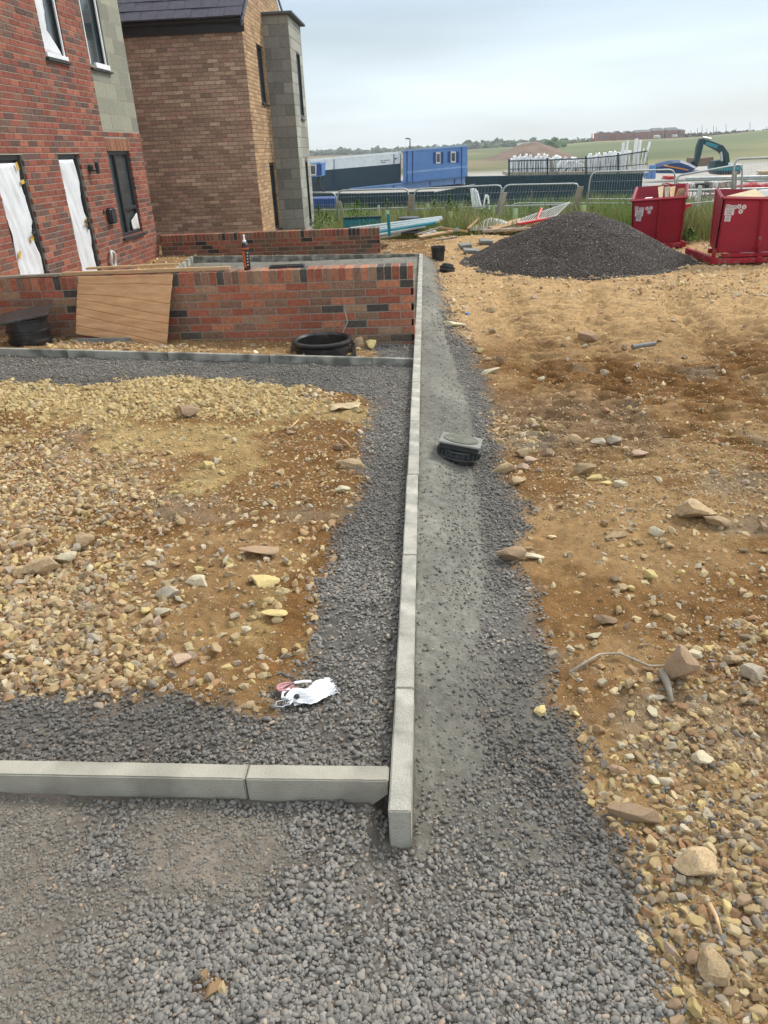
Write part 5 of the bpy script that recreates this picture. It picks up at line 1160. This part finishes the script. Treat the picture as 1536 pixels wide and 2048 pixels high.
for i,(x0,x1,y0,y1,l_) in enumerate(((1018,1095,322,320,'dark mesh panel before the leftmost white bundles'),(1095,1172,320,317,'dark mesh panel before the messy white pile'),(1172,1236,317,311,'dark mesh panel before the right white bundles'),(1236,1295,311,302,'dark mesh panel before the tall white bars'))):
    a,b=aty(x0,y0,43.5),aty(x1,y1,43.5); c=aty(x0,355,43.5); r=rt_at('mesh_fence',l_,'fence',c,'dark mesh fence round the white stacks'); A=a-c;B=b-c;D=aty(x1,353,43.5)-c; mb=MB()
    for k in range(23): u=k/22; mb.tube([Vector((0,0,0)).lerp(D,u),A.lerp(B,u)],.012,3)
    mb.build('wires','teal_dark',r); mb=MB()
    mb.tube([A,B],.03,4); mb.tube([A*.5,B.lerp(D,.5)],.02,4); mb.build('rails','teal_dark',r); MB().tube([Vector((0,0,0)),A*1.12],.05,5).build('post','teal_dark',r)
# bent white frames near the verge
for i,(xa,ya,xb,yb,w_) in enumerate(((948,408,944,377,5),(956,409,949,378,5),(962,410,953,382,4),(968,408,973,389,4),(977,412,975,391,4))):
    a,b=aty(xa,ya+8,30),aty(xb,yb,30); ob=MB().tube([Vector((0,0,0)),b-a],w_*.014,4).build('white_strip','white'); ob.location=a; tag(ob,'white plastic strip leaning at the foot of the dark hoarding behind the grass','plastic strip','white strips leaning behind the grass')
# blue heap, tank, excavator, shed
c=aty(1340,345,60); r=rt_at('blue_tarpaulin','dark blue tarpaulin heap in front of the excavator','tarpaulin',c)
out=[(1303,346),(1303,332),(1318,327),(1341,321),(1360,320),(1378,326),(1393,334),(1383,347)]
P=[aty(*q,60)-c for q in out]; cc_=sum(P,Vector())/len(P); B_=[cc_+(p-cc_)*.55+Vector((0,1.4,.15)) for p in P]; F_=[cc_+(p-cc_)*.8+Vector((0,-.5,-.1)) for p in P]; n=8
mb=MB().add(F_+P+B_,[tuple(range(8))]+[(i,(i+1)%8,8+(i+1)%8,8+i) for i in range(8)]+[(8+i,8+(i+1)%8,16+(i+1)%8,16+i) for i in range(8)]+[tuple(range(16,24))[::-1]]); mb.build('sheet','navy',r)
MB().tube([F_[2]+Vector((0,-.05,.0)),F_[6]+Vector((-.4,-.05,-.1))],.05,5).build('strap','orange',r)
for (x0,x1,y0,y1,l_,m_) in ((1303,1312,330,358,'tall blue tank beside the tarpaulin heap','blue'),(1292,1303,346,358,'small blue container left of the blue tank','blue')):
    o_=solid([(x0,y0),(x1,y0),(x1,y1),(x0,y1)],55,.8,'water_tank',m_,bevel=.06); tag(o_,l_,'tank')
c=aty(1445,342,62); r=rt_at('excavator','dark green tracked excavator with raised bent arm on the hillside yard','excavator',c)
def E_(x,y): return aty(x,y,62)-c
def limb(pts,th,name,m='teal_dark',dy=.0,wd=.5):
    # tapered plate following a line of photo points
    P=[E_(*q) for q in pts]; L_=[];R__=[]
    for i,p in enumerate(P):
        t=(P[min(i+1,len(P)-1)]-P[max(i-1,0)]).normalized(); nn_=Vector((-t.z,0,t.x)); L_.append(p+nn_*th[i]/2); R__.append(p-nn_*th[i]/2)
    poly=[q+Vector((0,-wd/2+dy,0)) for q in L_+R__[::-1]]; return MB().prism(poly,(0,wd,0)).build(name,m,r,bevel=.03)
limb([(1402,277),(1399,292),(1395,312),(1391,330)],[.2,.42,.36,.2],'dipper_arm')
limb([(1403,281),(1421,288),(1441,297),(1451,310),(1454,326)],[.25,.40,.48,.42,.34],'boom',dy=.05,wd=.45)
limb([(1409,286),(1432,294)],[.22,.22],'boom_stripe','teal',dy=-.26,wd=.03)
MB().tube([E_(1404,279)+Vector((0,-.1,.15)),E_(1420,284)+Vector((0,-.1,.2))],.07,6).build('ram','galv',r); MB().tube([E_(1439,304)+Vector((0,-.3,0)),E_(1441,322)+Vector((0,-.3,0))],.09,6).build('ram','galv',r)
MB().prism([E_(1383,322),E_(1391,324),E_(1398,332),E_(1390,337),E_(1380,332)],(0,1,0)).build('bucket','dark_frame',r,bevel=.03)
MB().prism([E_(1431,322),E_(1456,318),E_(1458,334),E_(1430,335)],(0,1.4,0)).build('cab','teal_dark',r,bevel=.05)
MB().prism([E_(1432,331),E_(1486,329),E_(1487,341),E_(1434,343)],(0,2,0)).build('body','teal',r,bevel=.06)
MB().prism([E_(1434,343),E_(1484,341),E_(1481,349),E_(1438,350)],(0,2.2,0)).build('track','dark_frame',r,bevel=.1)
o_=solid([(1401,317),(1427,314),(1427,331),(1401,333)],75,4,'brown_shed','earth'); tag(o_,'low brown shed with flat roof behind the excavator arm','shed')
P=[aty(x,y,75) for x,y in((1400,315),(1428,312.5))]; 
# red and white site materials on the right
for i in range(12):
    x_=1488+i*9; y_=371+random.uniform(-2,2)+ (3 if i%2 else 0); c=aty(x_,y_+16,31); r=rt_at('plastic_barrier','red plastic barrier lying in the long stack behind the nearest skip','barrier',c,'red barriers stacked behind the nearest skip')
    MB().box((0,0,.17),(.30,1.0,.26),(random.uniform(-.2,.2),random.uniform(-.5,.5),random.uniform(-.3,.3))).build('panel','red_plastic',r,bevel=.05); MB().box((0,-.45,.05),(.2,.15,.12),(0,random.random(),0)).build('foot','red_plastic',r,bevel=.03)
for i,(x0,x1,y0,y1,m_,l_) in enumerate(((1326,1346,366,380,'red_plastic','red crate stack above the farther skip'),(1331,1345,352,359,'red_plastic','small red tub above the crates by the farther skip'),(1300,1326,382,396,'red_plastic','low red frame left of the crate stack'),(1352,1366,366,384,'timber_grey','grey pallet leaning right of the red crates'),
  (1366,1386,364,378,'white_dirty','dirty white sack heap behind the gap between the skips'),(1410,1450,378,385,'red_plastic','long red rail stack between the skips'),(1408,1440,390,398,'white_dirty','white pipes under the red rails between the skips'),(1412,1430,362,376,'white','white plastic bundle above the red rails'),(1436,1464,364,376,'white_dirty','off-white bundle right of the white plastic bundle'),
  (1465,1492,384,392,'timber_grey','grey boards below the red barrier stack'),(1440,1478,352,358,'buff_render','buff boards behind the fence post by the nearer skip'),(1490,1560,360,365,'white_dirty','long white boards above the red barrier stack'),(1385,1408,366,382,'dark_frame','dark machine part behind the pale upright timber'),(1520,1560,342,352,'buff_render','cream block at the right edge beyond the barriers'),(1226,1262,425,436,'white_dirty','white sheeting on the grass left of the farther skip'),(1190,1222,426,433,'white_dirty','flat white sheet behind the gravel heap in the grass'))):
    P=[aty(x0,y1,33 if y1<420 else 23),aty(x1,y1,33 if y1<420 else 23),aty(x1,y0,33 if y1<420 else 23),aty(x0,y0,33 if y1<420 else 23)]; c=P[0].copy(); wd=(P[1]-P[0]).length; ht=(P[3]-P[0]).length
    r=rt_at('material_stack',l_,'site materials',c); n=max(3,int(wd/.18))
    if m_ in('red_plastic','white','white_dirty') and ht>.2:
        for k in range(n):
            MB().box((wd*(k+.5)/n,0,ht/2*random.uniform(.8,1)),(wd/n*.8,.7,ht*random.uniform(.75,1)),(random.uniform(-.1,.1),random.uniform(-.25,.25),0)).build('piece',m_ if k%4 else 'timber_grey',r,bevel=.02)
    else:
        m2=max(2,int(ht/.06))
        for k in range(min(m2,5)): MB().box((wd/2+random.uniform(-.05,.05),0,ht*(k+.5)/min(m2,5)),(wd*random.uniform(.9,1.02),.9,ht/min(m2,5)*.8),(0,random.uniform(-.01,.01),0)).build('layer',m_,r)
for i,(y_,l_) in enumerate(((355,'topmost grey pole across the yard behind the fence'),(358,'second grey pole across the yard, just under the topmost'),(379,'lowest grey pole across the yard above the red rails'))):
    a,b=aty(1372,y_+2,29),aty(1590,y_-3,29); ob=MB().tube([Vector(),b-a],.045,8).build('scaffold_pole','galv'); ob.location=a; tag(ob,l_,'pole','grey poles across the yard')
for i,x_ in enumerate((1383,1398,1419,1432)):
    a=aty(x_,402,30); mb=MB(); h_=.5
    for s in(0,.35): mb.tube([(s,0,0),(s,0,h_)],.02,4)
    mb.tube([(0,0,0),(.35,0,h_)],.015,4); mb.tube([(.35,0,0),(0,0,h_)],.015,4); ob=mb.build('trestle','timber_grey'); ob.location=a; tag(ob,'small crossed metal trestle in the yard between the two skips','trestle','crossed trestles between the skips')

# ------------------------------------------------------------------ hillside: houses, poles, heap, hedges
def far_house(x0,x1,ye,yr,yb,Y,label,ridge_along=False):
    a,b=aty(x0,yb,Y),aty(x1,yb,Y); e=(aty(x0,ye,Y)-a).z; rr=(aty(x0,yr,Y)-a).z; wd=(b-a).x; dp=9.; r=rt_at('far_house',label,'house',a-Vector((0,0,3)),'far houses on the hilltop'); e+=3;rr+=3
    if ridge_along:
        MB().bb((0,0,0),(wd,dp,e)).build('wall','house_red',r); MB().add([(-.3,-.3,e),(wd+.3,-.3,e),(wd+.3,dp+.3,e),(-.3,dp+.3,e),(.6,dp/2,rr),(wd-.6,dp/2,rr)],[(0,1,5,4),(1,2,5),(2,3,4,5),(3,0,4),(0,3,2,1)]).build('roof','house_roof',r)
    else:
        MB().prism([Vector((0,0,0)),Vector((wd,0,0)),Vector((wd,0,e)),Vector((wd/2,0,rr-.15)),Vector((0,0,e))],(0,dp,0)).build('wall','house_red',r)
        MB().prism([Vector((-.3,-.3,e-.15)),Vector((wd/2,-.3,rr)),Vector((wd+.3,-.3,e-.15)),Vector((wd+.3,-.3,e-.5)),Vector((wd/2,-.3,rr-.4)),Vector((-.3,-.3,e-.5))],(0,dp+.6,0)).build('roof','house_roof',r)
    for k in range(max(2,int(wd/3.2))): MB().bb((wd*(k+.5)/max(2,int(wd/3.2))-.45,-.05,e-2.4),(wd*(k+.5)/max(2,int(wd/3.2))+.45,0,e-1.2)).build('window','lead',r)
for q in ((1195,1209,267,263,280,'leftmost far red house on the hilltop with gable front'),(1209,1224,267,264,280,'second far red house from the left on the hilltop'),(1226,1243,267,262,279,'third far red house from the left, darker roof'),(1244,1267,268,262,279,'fourth far red house with a wide gable')): far_house(*q[:5],420,q[5])
far_house(1269,1302,265,260,278,425,'long far house with grey roof in the middle of the hilltop row',True); far_house(1303,1328,262,256,275,425,'far house right of the middle with a high grey roof',True); far_house(1331,1357,261,255,273,425,'far house second from the right with high grey roof',True); far_house(1358,1369,261,258,273,424,'rightmost small far house on the hilltop',True)
for i,(x_,y0,l_) in enumerate(((1395,262,'far pole right of the houses'),(1404,256,'second far pole right of the houses'),(1414,263,'short far pole near the middle of the hill'),(1427,257,'far pole above the excavator boom'),(1433,260,'far pole right of the one above the boom'),(1452,254,'tallest far pole in the middle group'),(1472,262,'small far pole on the right hill'),(1500,250,'tall far pole on the right hill'),(1533,259,'far pole at the right edge'),(1382,266,'far pole just right of the rightmost house'))):
    pole(x_,y0-6,274,400,.16,'thin_pole',l_,'pole','lead','thin poles on the hill')
for x_,l_ in ((1184,'left pinkish pole of the left far pair'),(1189,'right pinkish pole of the left far pair'),(1226,'left pinkish pole of the right far pair'),(1231,'right pinkish pole of the right far pair'),(1267,'single pinkish pole before the far houses')): pole(x_,267,282,390,.3,'pink_pole',l_,'pole','red_worn','pinkish poles before the far houses')
for x0,x1,y0,y1,l_ in ((1310,1321,270,277,'white cabin on the hill before the far houses, left one'),(1347,1356,269,275,'white cabin on the hill before the far houses, right one')):
    tag(solid([(x0,y0),(x1,y0),(x1,y1),(x0,y1)],395,3,'white_cabin','white_dirty',bevel=.3),l_,'cabin')
tag(solid([(1037,286),(1068,283.5),(1068,287.5),(1037,291)],330,6,'long_shed','white'),'long white shed on the skyline above the brown spoil heap','shed')
n=60; a=np.linspace(-1,1,n); U,V_=np.meshgrid(a,a); c=aty(1052,318,175)
hx=10; hy=16; hh=(np.clip(1-np.abs(U)**1.5,0,1)*np.clip(1-V_**2,0,1))**.9*3.3*(1+.5*fbm(U*3+4,V_*3+4,4,8))*(.75+.25*np.sin(U*2.2+.6))
X=c.x+U*hx; Y=175+V_*hy; Z=G(X,Y)+hh-.2; idx=np.arange(n*n).reshape(n,n)
o_=MB().add([tuple(v) for v in np.stack([X,Y,Z],-1).reshape(-1,3)],[tuple(q) for q in np.stack([idx[:-1,:-1],idx[:-1,1:],idx[1:,1:],idx[1:,:-1]],-1).reshape(-1,4)]).build('spoil_heap','earth',smooth=True,fix=False); tag(o_,kind='structure')
def blobs(name,label,cat,segs,m):
    P=[];S=[];C=[]
    for (x0,x1,y0,y1,Y,k,r0,r1,cl) in segs:
        for i in range(k):
            x_=random.uniform(x0,x1); yb=y0+(y1-y0)*(x_-x0)/(x1-x0); p=aty(x_,yb,Y*random.uniform(.97,1.03)); r=random.uniform(r0,r1); P.append((p.x,p.y,p.z+random.uniform(-r,.2*r))); S.append((r*random.uniform(1,1.8),r,r*random.uniform(.7,1.2))); k_=random.uniform(.6,1.4); C.append([q*k_ for q in cl])
    k=len(P); o=scatter(name,np.array(P),rng.normal(0,.4,(k,3)),np.array(S),np.array(C),rng.integers(0,10,k),rocks,M['stone_i']); return tag(o,label,cat,kind='stuff')
blobs('hedgerow','dark green far hedges and scrub along the skyline','hedge',[(600,700,309,304,700,260,1.5,4,(.07,.105,.06)),(690,960,305,291,750,500,1.5,3.2,(.075,.115,.06)),(930,1000,292,289,600,160,2,4,(.075,.11,.06)),(990,1130,289,284,560,320,1.5,3.6,(.08,.12,.06)),(1100,1200,285,281,480,160,1,2.2,(.11,.14,.07)),(1370,1540,270,262,440,300,.5,1.4,(.10,.09,.05)),(1380,1540,276,270,400,200,.5,1.1,(.16,.10,.07)),(1100,1110,292,293,300,25,1.5,3,(.05,.10,.03))],None)

# ------------------------------------------------------------------ verge: grass, saplings, tree guards
def grass():
    V=[];F=[];C=[]
    k=0
    N_=120000
    u=rng.random(N_); ys=17.2+u**1.2*18.3
    xs=rng.uniform(-.22,.62,N_)*ys; front=np.where(xs>4.4,15.0,np.where(xs<-2.3,20.5,17.3))+.5*fbm(xs*1.5,xs*0+3,3,5)
    dens=ss(fbm(xs*.8,ys*.8,3,15),-.35,.0)
    keep=(ys>front)&(rng.random(N_)<.35+.65*dens); xs=xs[keep];ys=ys[keep]
    ex=rng.uniform(4.4,12,9000); ey=rng.uniform(15.1,17.6,9000); k2=(ex>4.6); xs=np.concatenate([xs,ex[k2]]); ys=np.concatenate([ys,ey[k2]])
    z=G(xs,ys); hcl=fbm(xs*.5,ys*.5,3,16); cl=fbm(xs*.9,ys*.5,3,17); n=len(xs)
    h=rng.uniform(.22,.62,n)*(1+1.1*hcl)*(1+.35*(ys>19)); w=rng.uniform(.005,.011,n)*ys/17; a=rng.random(n)*6.28; ln=rng.uniform(.05,.5,n)*h; la=rng.random(n)*6.28
    b=np.stack([xs,ys,z-.03],1); dx=np.stack([np.cos(a)*w,np.sin(a)*w,0*w],1); tip=np.stack([np.cos(la)*ln,np.sin(la)*ln,h],1)
    mid=b+tip*np.array([.35,.35,.6]); V=np.stack([b-dx,b+dx,mid+dx*.7,mid-dx*.7,b+tip],1).reshape(-1,3)
    i=np.arange(n)*5; F4=np.stack([i,i+1,i+2,i+3],1); F3=np.stack([i+3,i+2,i+4],1)
    t=np.clip(cl*1.6+.5+rng.normal(0,.22,n),0,1)[:,None]; col_=np.array([.34,.31,.13])*(1-t)+np.array([.17,.31,.05])*t; pk=rng.random(n)<.1; col_[pk]=np.array([.32,.28,.14]); col_*=rng.uniform(.7,1.3,(n,1))
    me=bpy.data.meshes.new('grass'); me.from_pydata(V.tolist(),[],F4.tolist()+F3.tolist())
    ca=me.color_attributes.new('Col','FLOAT_COLOR','POINT'); ca.data.foreach_set('color',np.concatenate([np.repeat(col_,5,0),np.ones((len(V),1))],1).ravel())
    me.materials.append(M['leaf']); o=bpy.data.objects.new('grass',me); col.objects.link(o); tag(o,'tall mixed green and straw coloured verge grass behind the rubble','grass',kind='stuff')
grass()
def bush(px_,yt,yb,wpx,Y,label,tone=(.10,.21,.03),n=260,group=None,tall=False):
    a=aty(px_,yb,Y); a.z=gz(a.x,Y); top=aty(px_,yt,Y).z-a.z; w_=(aty(px_+wpx,yt,Y)-aty(px_,yt,Y)).length/2
    r=rt_at('sapling',label,'sapling',a,group); mb=MB(); mb.tube([(0,0,0),(.02,0,top*.5),(0,.02,top*.95)],[.014,.01,.004],5)
    for k in range(6): q=random.random()*6.28; zz=top*random.uniform(.25,.8); mb.tube([(0,0,zz),(w_*.7*math.cos(q),w_*.7*math.sin(q),zz+top*.15)],.004,4)
    mb.build('stem','timber_grey',r); mb=MB()
    for k in range(n):
        t=random.random(); zz=top*(.15+.85*t); rr=w_*math.sqrt(random.random())*(1.1-.75*t if tall else math.sin(min(1,t+.15)*math.pi)**.6+.1); q=random.random()*6.28; c=Vector((rr*math.cos(q),rr*math.sin(q),zz)); s=random.uniform(.02,.045)
        m=Euler((random.uniform(-1,1),random.uniform(-1,1),random.random()*6.28)).to_matrix(); kk=random.uniform(.55,1.5)
        mb.add([c+m@Vector(v) for v in((-s,0,0),(0,-s*.45,0),(s*1.1,0,0),(0,s*.45,0))],[(0,1,2,3)],tuple(q_*kk for q_ in tone))
    mb.build('leaves','leaf',r,fix=False)
for q in ((717,398,445,46,19.5,'broad leafy sapling beside the teal mesh panel',(.09,.21,.025),420),(640,410,450,30,19.5,'leafy clump right beside the brown house corner',(.10,.20,.03),260),(775,396,440,34,20.5,'tall weedy clump left of the thick grey post',(.12,.18,.04),240),(869,392,425,14,20.5,'small slim sapling right of the thick grey post',(.07,.15,.03),120),
  (898,388,432,22,19.8,'bushy dark green sapling in the middle of the verge',(.06,.16,.025),300),(913,412,440,22,19.3,'low green sapling beside the bushy one',(.09,.22,.03),200),(936,390,430,18,20.2,'slim sapling between the bushy sapling and the white strips',(.07,.15,.03),200),(972,396,430,26,20.4,'sapling right of the white strips',(.08,.17,.03),220),(1062,372,430,8,20.6,'tall spindly sapling in front of the dark hoarding',(.05,.11,.03),90),
  (1182,413,445,30,18.8,'green sapling left behind the top of the gravel heap',(.09,.23,.03),260),(1208,418,445,28,18.6,'green sapling right behind the top of the gravel heap',(.08,.21,.03),240),(1375,455,500,26,14.9,'green weeds growing beside the farther skip foot',(.13,.26,.03),240),(1100,412,440,30,20,'loose weed clump between the leaning posts',(.13,.17,.05),200),(655,425,455,34,18.6,'low weeds in front of the fence left of the teal panel',(.11,.22,.03),260)):
    bush(*q[:5],q[5],q[6],q[7],'saplings and weeds in the verge')
for q in ((774,421,8,18.6,'pale green tree guard right above the grey pipes'),(855,407,6,21,'small pale tree guard right of the thick post, far'),(901,423,8,18.6,'pale green tree guard below the bushy sapling'),(922,407,6,21,'far pale tree guard left of the white strips'),(987,411,6,20.5,'pale tree guard at the foot of the leaning prop'),(1031,417,9,18.8,'bright pale green tree guard above the timber heap'),(1168,410,9,18.8,'pale green tree guard just left of the green saplings by the gravel heap'),(757,410,5,21.5,'thin whitish tree guard left of the thick post')):
    b=aty(q[0],q[1],q[3]); w_=(aty(q[0]+q[2],q[1],q[3])-b).length/2; zg=gz(b.x,q[3]); r=rt_at('tree_guard',q[4],'tree guard',(b.x,q[3],zg),'pale green tree guards'); h_=b.z-zg
    soft(MB().lathe([(w_*1.02,0),(w_,h_),(w_*.86,h_),(w_*.86,h_-.1)],n=14,cap=False).build('tube','guard',r),40); MB().box((w_*1.2,0,h_*.42),(.02,.02,h_*.9)).build('stake','timber',r)
for i,(x_,y0) in enumerate(((832,415),(890,410),(950,418),(1003,412),(1090,405),(1128,410),(1228,415),(1405,425),(1412,440),(1440,430))):
    b=aty(x_,y0,18.5 if x_<1300 else 16.3); zg=gz(b.x,b.y); ob=MB().box((0,0,(b.z-zg)/2),(.022,.022,b.z-zg)).build('wooden_stake','timber_grey'); ob.location=(b.x,b.y,zg); tag(ob,'thin wooden stake standing in the verge grass','stake','thin stakes in the verge')

# ------------------------------------------------------------------ rubble and timber in front of the verge
r=rt_at('teal_mesh_panel','teal mesh barrier panel lying on edge behind the back wall','barrier',aty(688,452,17.6)); o=Vector(r.location)
q=lambda x,y,Y=17.6: aty(x,y,Y)-o
MB().prism([q(688,438),q(762,435),q(762,462),q(688,466)],(0,.03,0)).build('mesh_sheet','teal',r)
mb=MB(); mb.tube([q(687,437),q(763,434)],.025,6); mb.build('top_bar','teal_dark',r)
for x_ in (688,718,727,734): MB().tube([q(x_,436),q(x_,462)],.022,5).build('upright','teal',r)
ob=post((776,428),(779,472),6,15.6,'upright teal steel post beside the grey pipes','teal','teal_post')
for i,(xa,ya,xb,yb,m_) in enumerate(((700,458,883,435,'pipe'),(710,463,884,438,'pipe'),(722,466,878,442,'pipe'),(735,469,870,446,'teal'),(748,472,850,452,'pipe'),(752,476,800,468,'white_dirty'))):
    a,b=aty(xa,ya,15.9+i*.03),aty(xb,yb,17.0-i*.1); ob=soft(MB().tube([Vector(),b-a],.034,10).build('long_pipe',m_)); ob.location=a
    tag(ob,['topmost long grey pipe in the bundle by the back wall end','second long grey pipe of the bundle by the back wall end','third long grey pipe of the bundle by the back wall end','teal pipe in the bundle below the grey ones','short grey pipe low in the bundle by the back wall','lowest whitish short pipe of the bundle against the wall end'][i],'pipe','pipes bundled past the back wall')
r=rt_at('ring_stack','dark stack of flat chamber covers behind the pipe bundle','drain covers',Vector((aty(820,445,17.3).x,17.3,gz(aty(820,445,17.3).x,17.3))))
for k in range(5): soft(MB().lathe([(.20,.0),(.23,.02),(.23,.05),(.2,.06)],(random.uniform(-.03,.03),0,k*.07+.12),22).build('cover',['lead','dark_frame'][k%2],r))
tz=lambda x,Y: gz(x,Y)
def lying(pa,pb,Ya,Yb,w_,h_,label,m,group,lift=.04):
    A=aty(*pa,Ya);B=aty(*pb,Yb); return plank('broken_plank',A,B,w_,h_,label,m,group,roll=random.uniform(-.4,.4),cat='timber')
gp='broken planks in the rubble'
for a in (((833,469),(882,454),16.0,16.5,.13,.03,'long broken board at the left of the rubble mound','timber_grey'),((838,474),(905,462),15.5,16.,.09,.03,'buff broken board below the long one on the rubble mound','timber'),((880,455),(935,463),16,15.8,.05,.03,'thin lath across the top left of the rubble mound','timber'),((873,480),(914,474),15.3,15.3,.05,.03,'short dark lath on the rubble mound','timber_grey'),
  ((982,458),(1045,441),17.3,17.8,.24,.05,'wide reddish board at the left of the timber heap','timber'),((990,464),(1062,449),17,17.6,.12,.05,'brown board under the wide reddish board','timber_grey'),((1010,466),(1100,440),17,17.7,.08,.04,'long thin board sticking right from the timber heap','timber'),((965,462),(1030,459),16.9,17,.08,.06,'short grey board at the bottom of the timber heap','timber_grey'),
  ((936,457),(957,437),17.2,17.6,.06,.03,'stick leaning on the white sheeting','timber'),((1000,460),(1085,456),16.8,17,.06,.05,'dark board at the foot of the timber heap','timber_grey')): lying(*a,gp)
def lump(pxs,Y,depth,name,m,label,cat,h=.0,seed=1):
    x0,x1,yt,yb=pxs; a=aty(x0,yb,Y);b=aty(x1,yb,Y); W_=(b-a).length; hh=(aty(x0,yt,Y)-a).length; n=22; v=[];f=[]
    for i in range(n+1):
        for k in range(n+1):
            s,t=i/n,k/n; e=(math.sin(s*math.pi)**.6)*(math.sin(t*math.pi)**.6); v.append((W_*s,depth*t,e*hh*(.75+.6*fbm(np.array([s*3+seed]),np.array([t*3]),3,seed)[0]+.25*math.sin(s*9+t*5))-.03))
    for i in range(n):
        for k in range(n): f.append((i*(n+1)+k,(i+1)*(n+1)+k,(i+1)*(n+1)+k+1,i*(n+1)+k+1))
    f.append(tuple(i*(n+1) for i in range(n+1))[::1]) if False else None
    ob=MB().add(v,f).build(name,m,smooth=True,fix=False); ob.location=a; ob.rotation_euler=(0,-math.atan2((b-a).z,(b-a).x),0); return tag(ob,label,cat)
lump((940,1036,436,458),17.4,.8,'white_sheeting','white_dirty','large crumpled cream sheeting on top of the timber heap','sheeting',seed=3)
lump((844,878,455,466),16.4,.4,'white_bag','white_dirty','small white bag on the left end of the rubble mound','bag',seed=5)
lump((903,922,453,460),17,.3,'green_bag','teal','small teal and white scrap on the verge edge','scrap',seed=7)
lump((1400,1440,490,500),14.2,.5,'white_scrap','white_dirty','white plastic scrap on the ground between the skips','scrap',seed=8)
lump((1375,1440,484,494),15.2,.5,'green_tarpaulin','teal_dark','dark teal tarpaulin strip in the grass between the skips','tarpaulin',seed=9)
# tilted white and red pedestrian barrier
r=rt_at('pedestrian_barrier','white tubular pedestrian barrier with red rails tipped over on the timber heap','barrier',aty(1038,446,17.2)); o=Vector(r.location)
A,B,C_,D=[aty(x,y,Y_)-o for x,y,Y_ in((1040,439,17.5),(1139,405,18.2),(1111,432,17.5),(1036,446,17.1))]
mb=MB(); mb.tube([A,B,C_,D],.018,7,closed=True); mb.build('frame','white_dirty',r,smooth=False)
mb=MB()
for k in range(1,15): u=k/15; mb.tube([A.lerp(B,u),D.lerp(C_,u)],.008,5)
mb.build('bars','white_dirty',r)
MB().tube([D+Vector((0,-.02,-.02)),C_.lerp(D,.05)+Vector((0,-.02,-.03))],.028,6).build('red_rail','red_plastic',r)
MB().tube([A.lerp(B,.42)+Vector((0,-.05,.08)),D.lerp(C_,.5)],.028,6).build('red_foot','red_plastic',r)
for i,(x0,x1,yt,yb) in enumerate(((918,942,492,499),(926,958,499,505),(958,985,489,494))):
    a=at(x0,yb,.06);b=at(x1,yb,.06); zc=max(gz(*a),gz(*b)); ob=MB().box((0,0,.03),(b[0]-a[0],.22,.06),(R(5),R(random.uniform(-6,6)),R(random.uniform(-12,12)))).build('paving_slab','concrete_old',bevel=.008); ob.location=((a[0]+b[0])/2,(a[1]+b[1])/2,zc+.01)
    tag(ob,['upper grey broken slab on the rubble left of the gravel heap','lower grey broken slab on the rubble left of the gravel heap','flat grey slab touching the left slope of the gravel heap'][i],'slab')

# ------------------------------------------------------------------ haze
hb=MB().bb((-1250,-6,-9),(1250,1125,34)).build('haze','white',fix=True); tag(hb,'thin pale summer haze over the site and far fields','haze',kind='stuff')
hm=bpy.data.materials.new('haze_air'); hm.use_nodes=True; nt=hm.node_tree; nt.nodes.clear(); pv=nt.nodes.new('ShaderNodeVolumePrincipled'); pv.inputs['Density'].default_value=.0005; pv.inputs['Color'].default_value=(.97,.99,1,1); pv.inputs['Anisotropy'].default_value=0
ou=nt.nodes.new('ShaderNodeOutputMaterial'); nt.links.new(pv.outputs[0],ou.inputs['Volume']); hb.data.materials.clear(); hb.data.materials.append(hm)
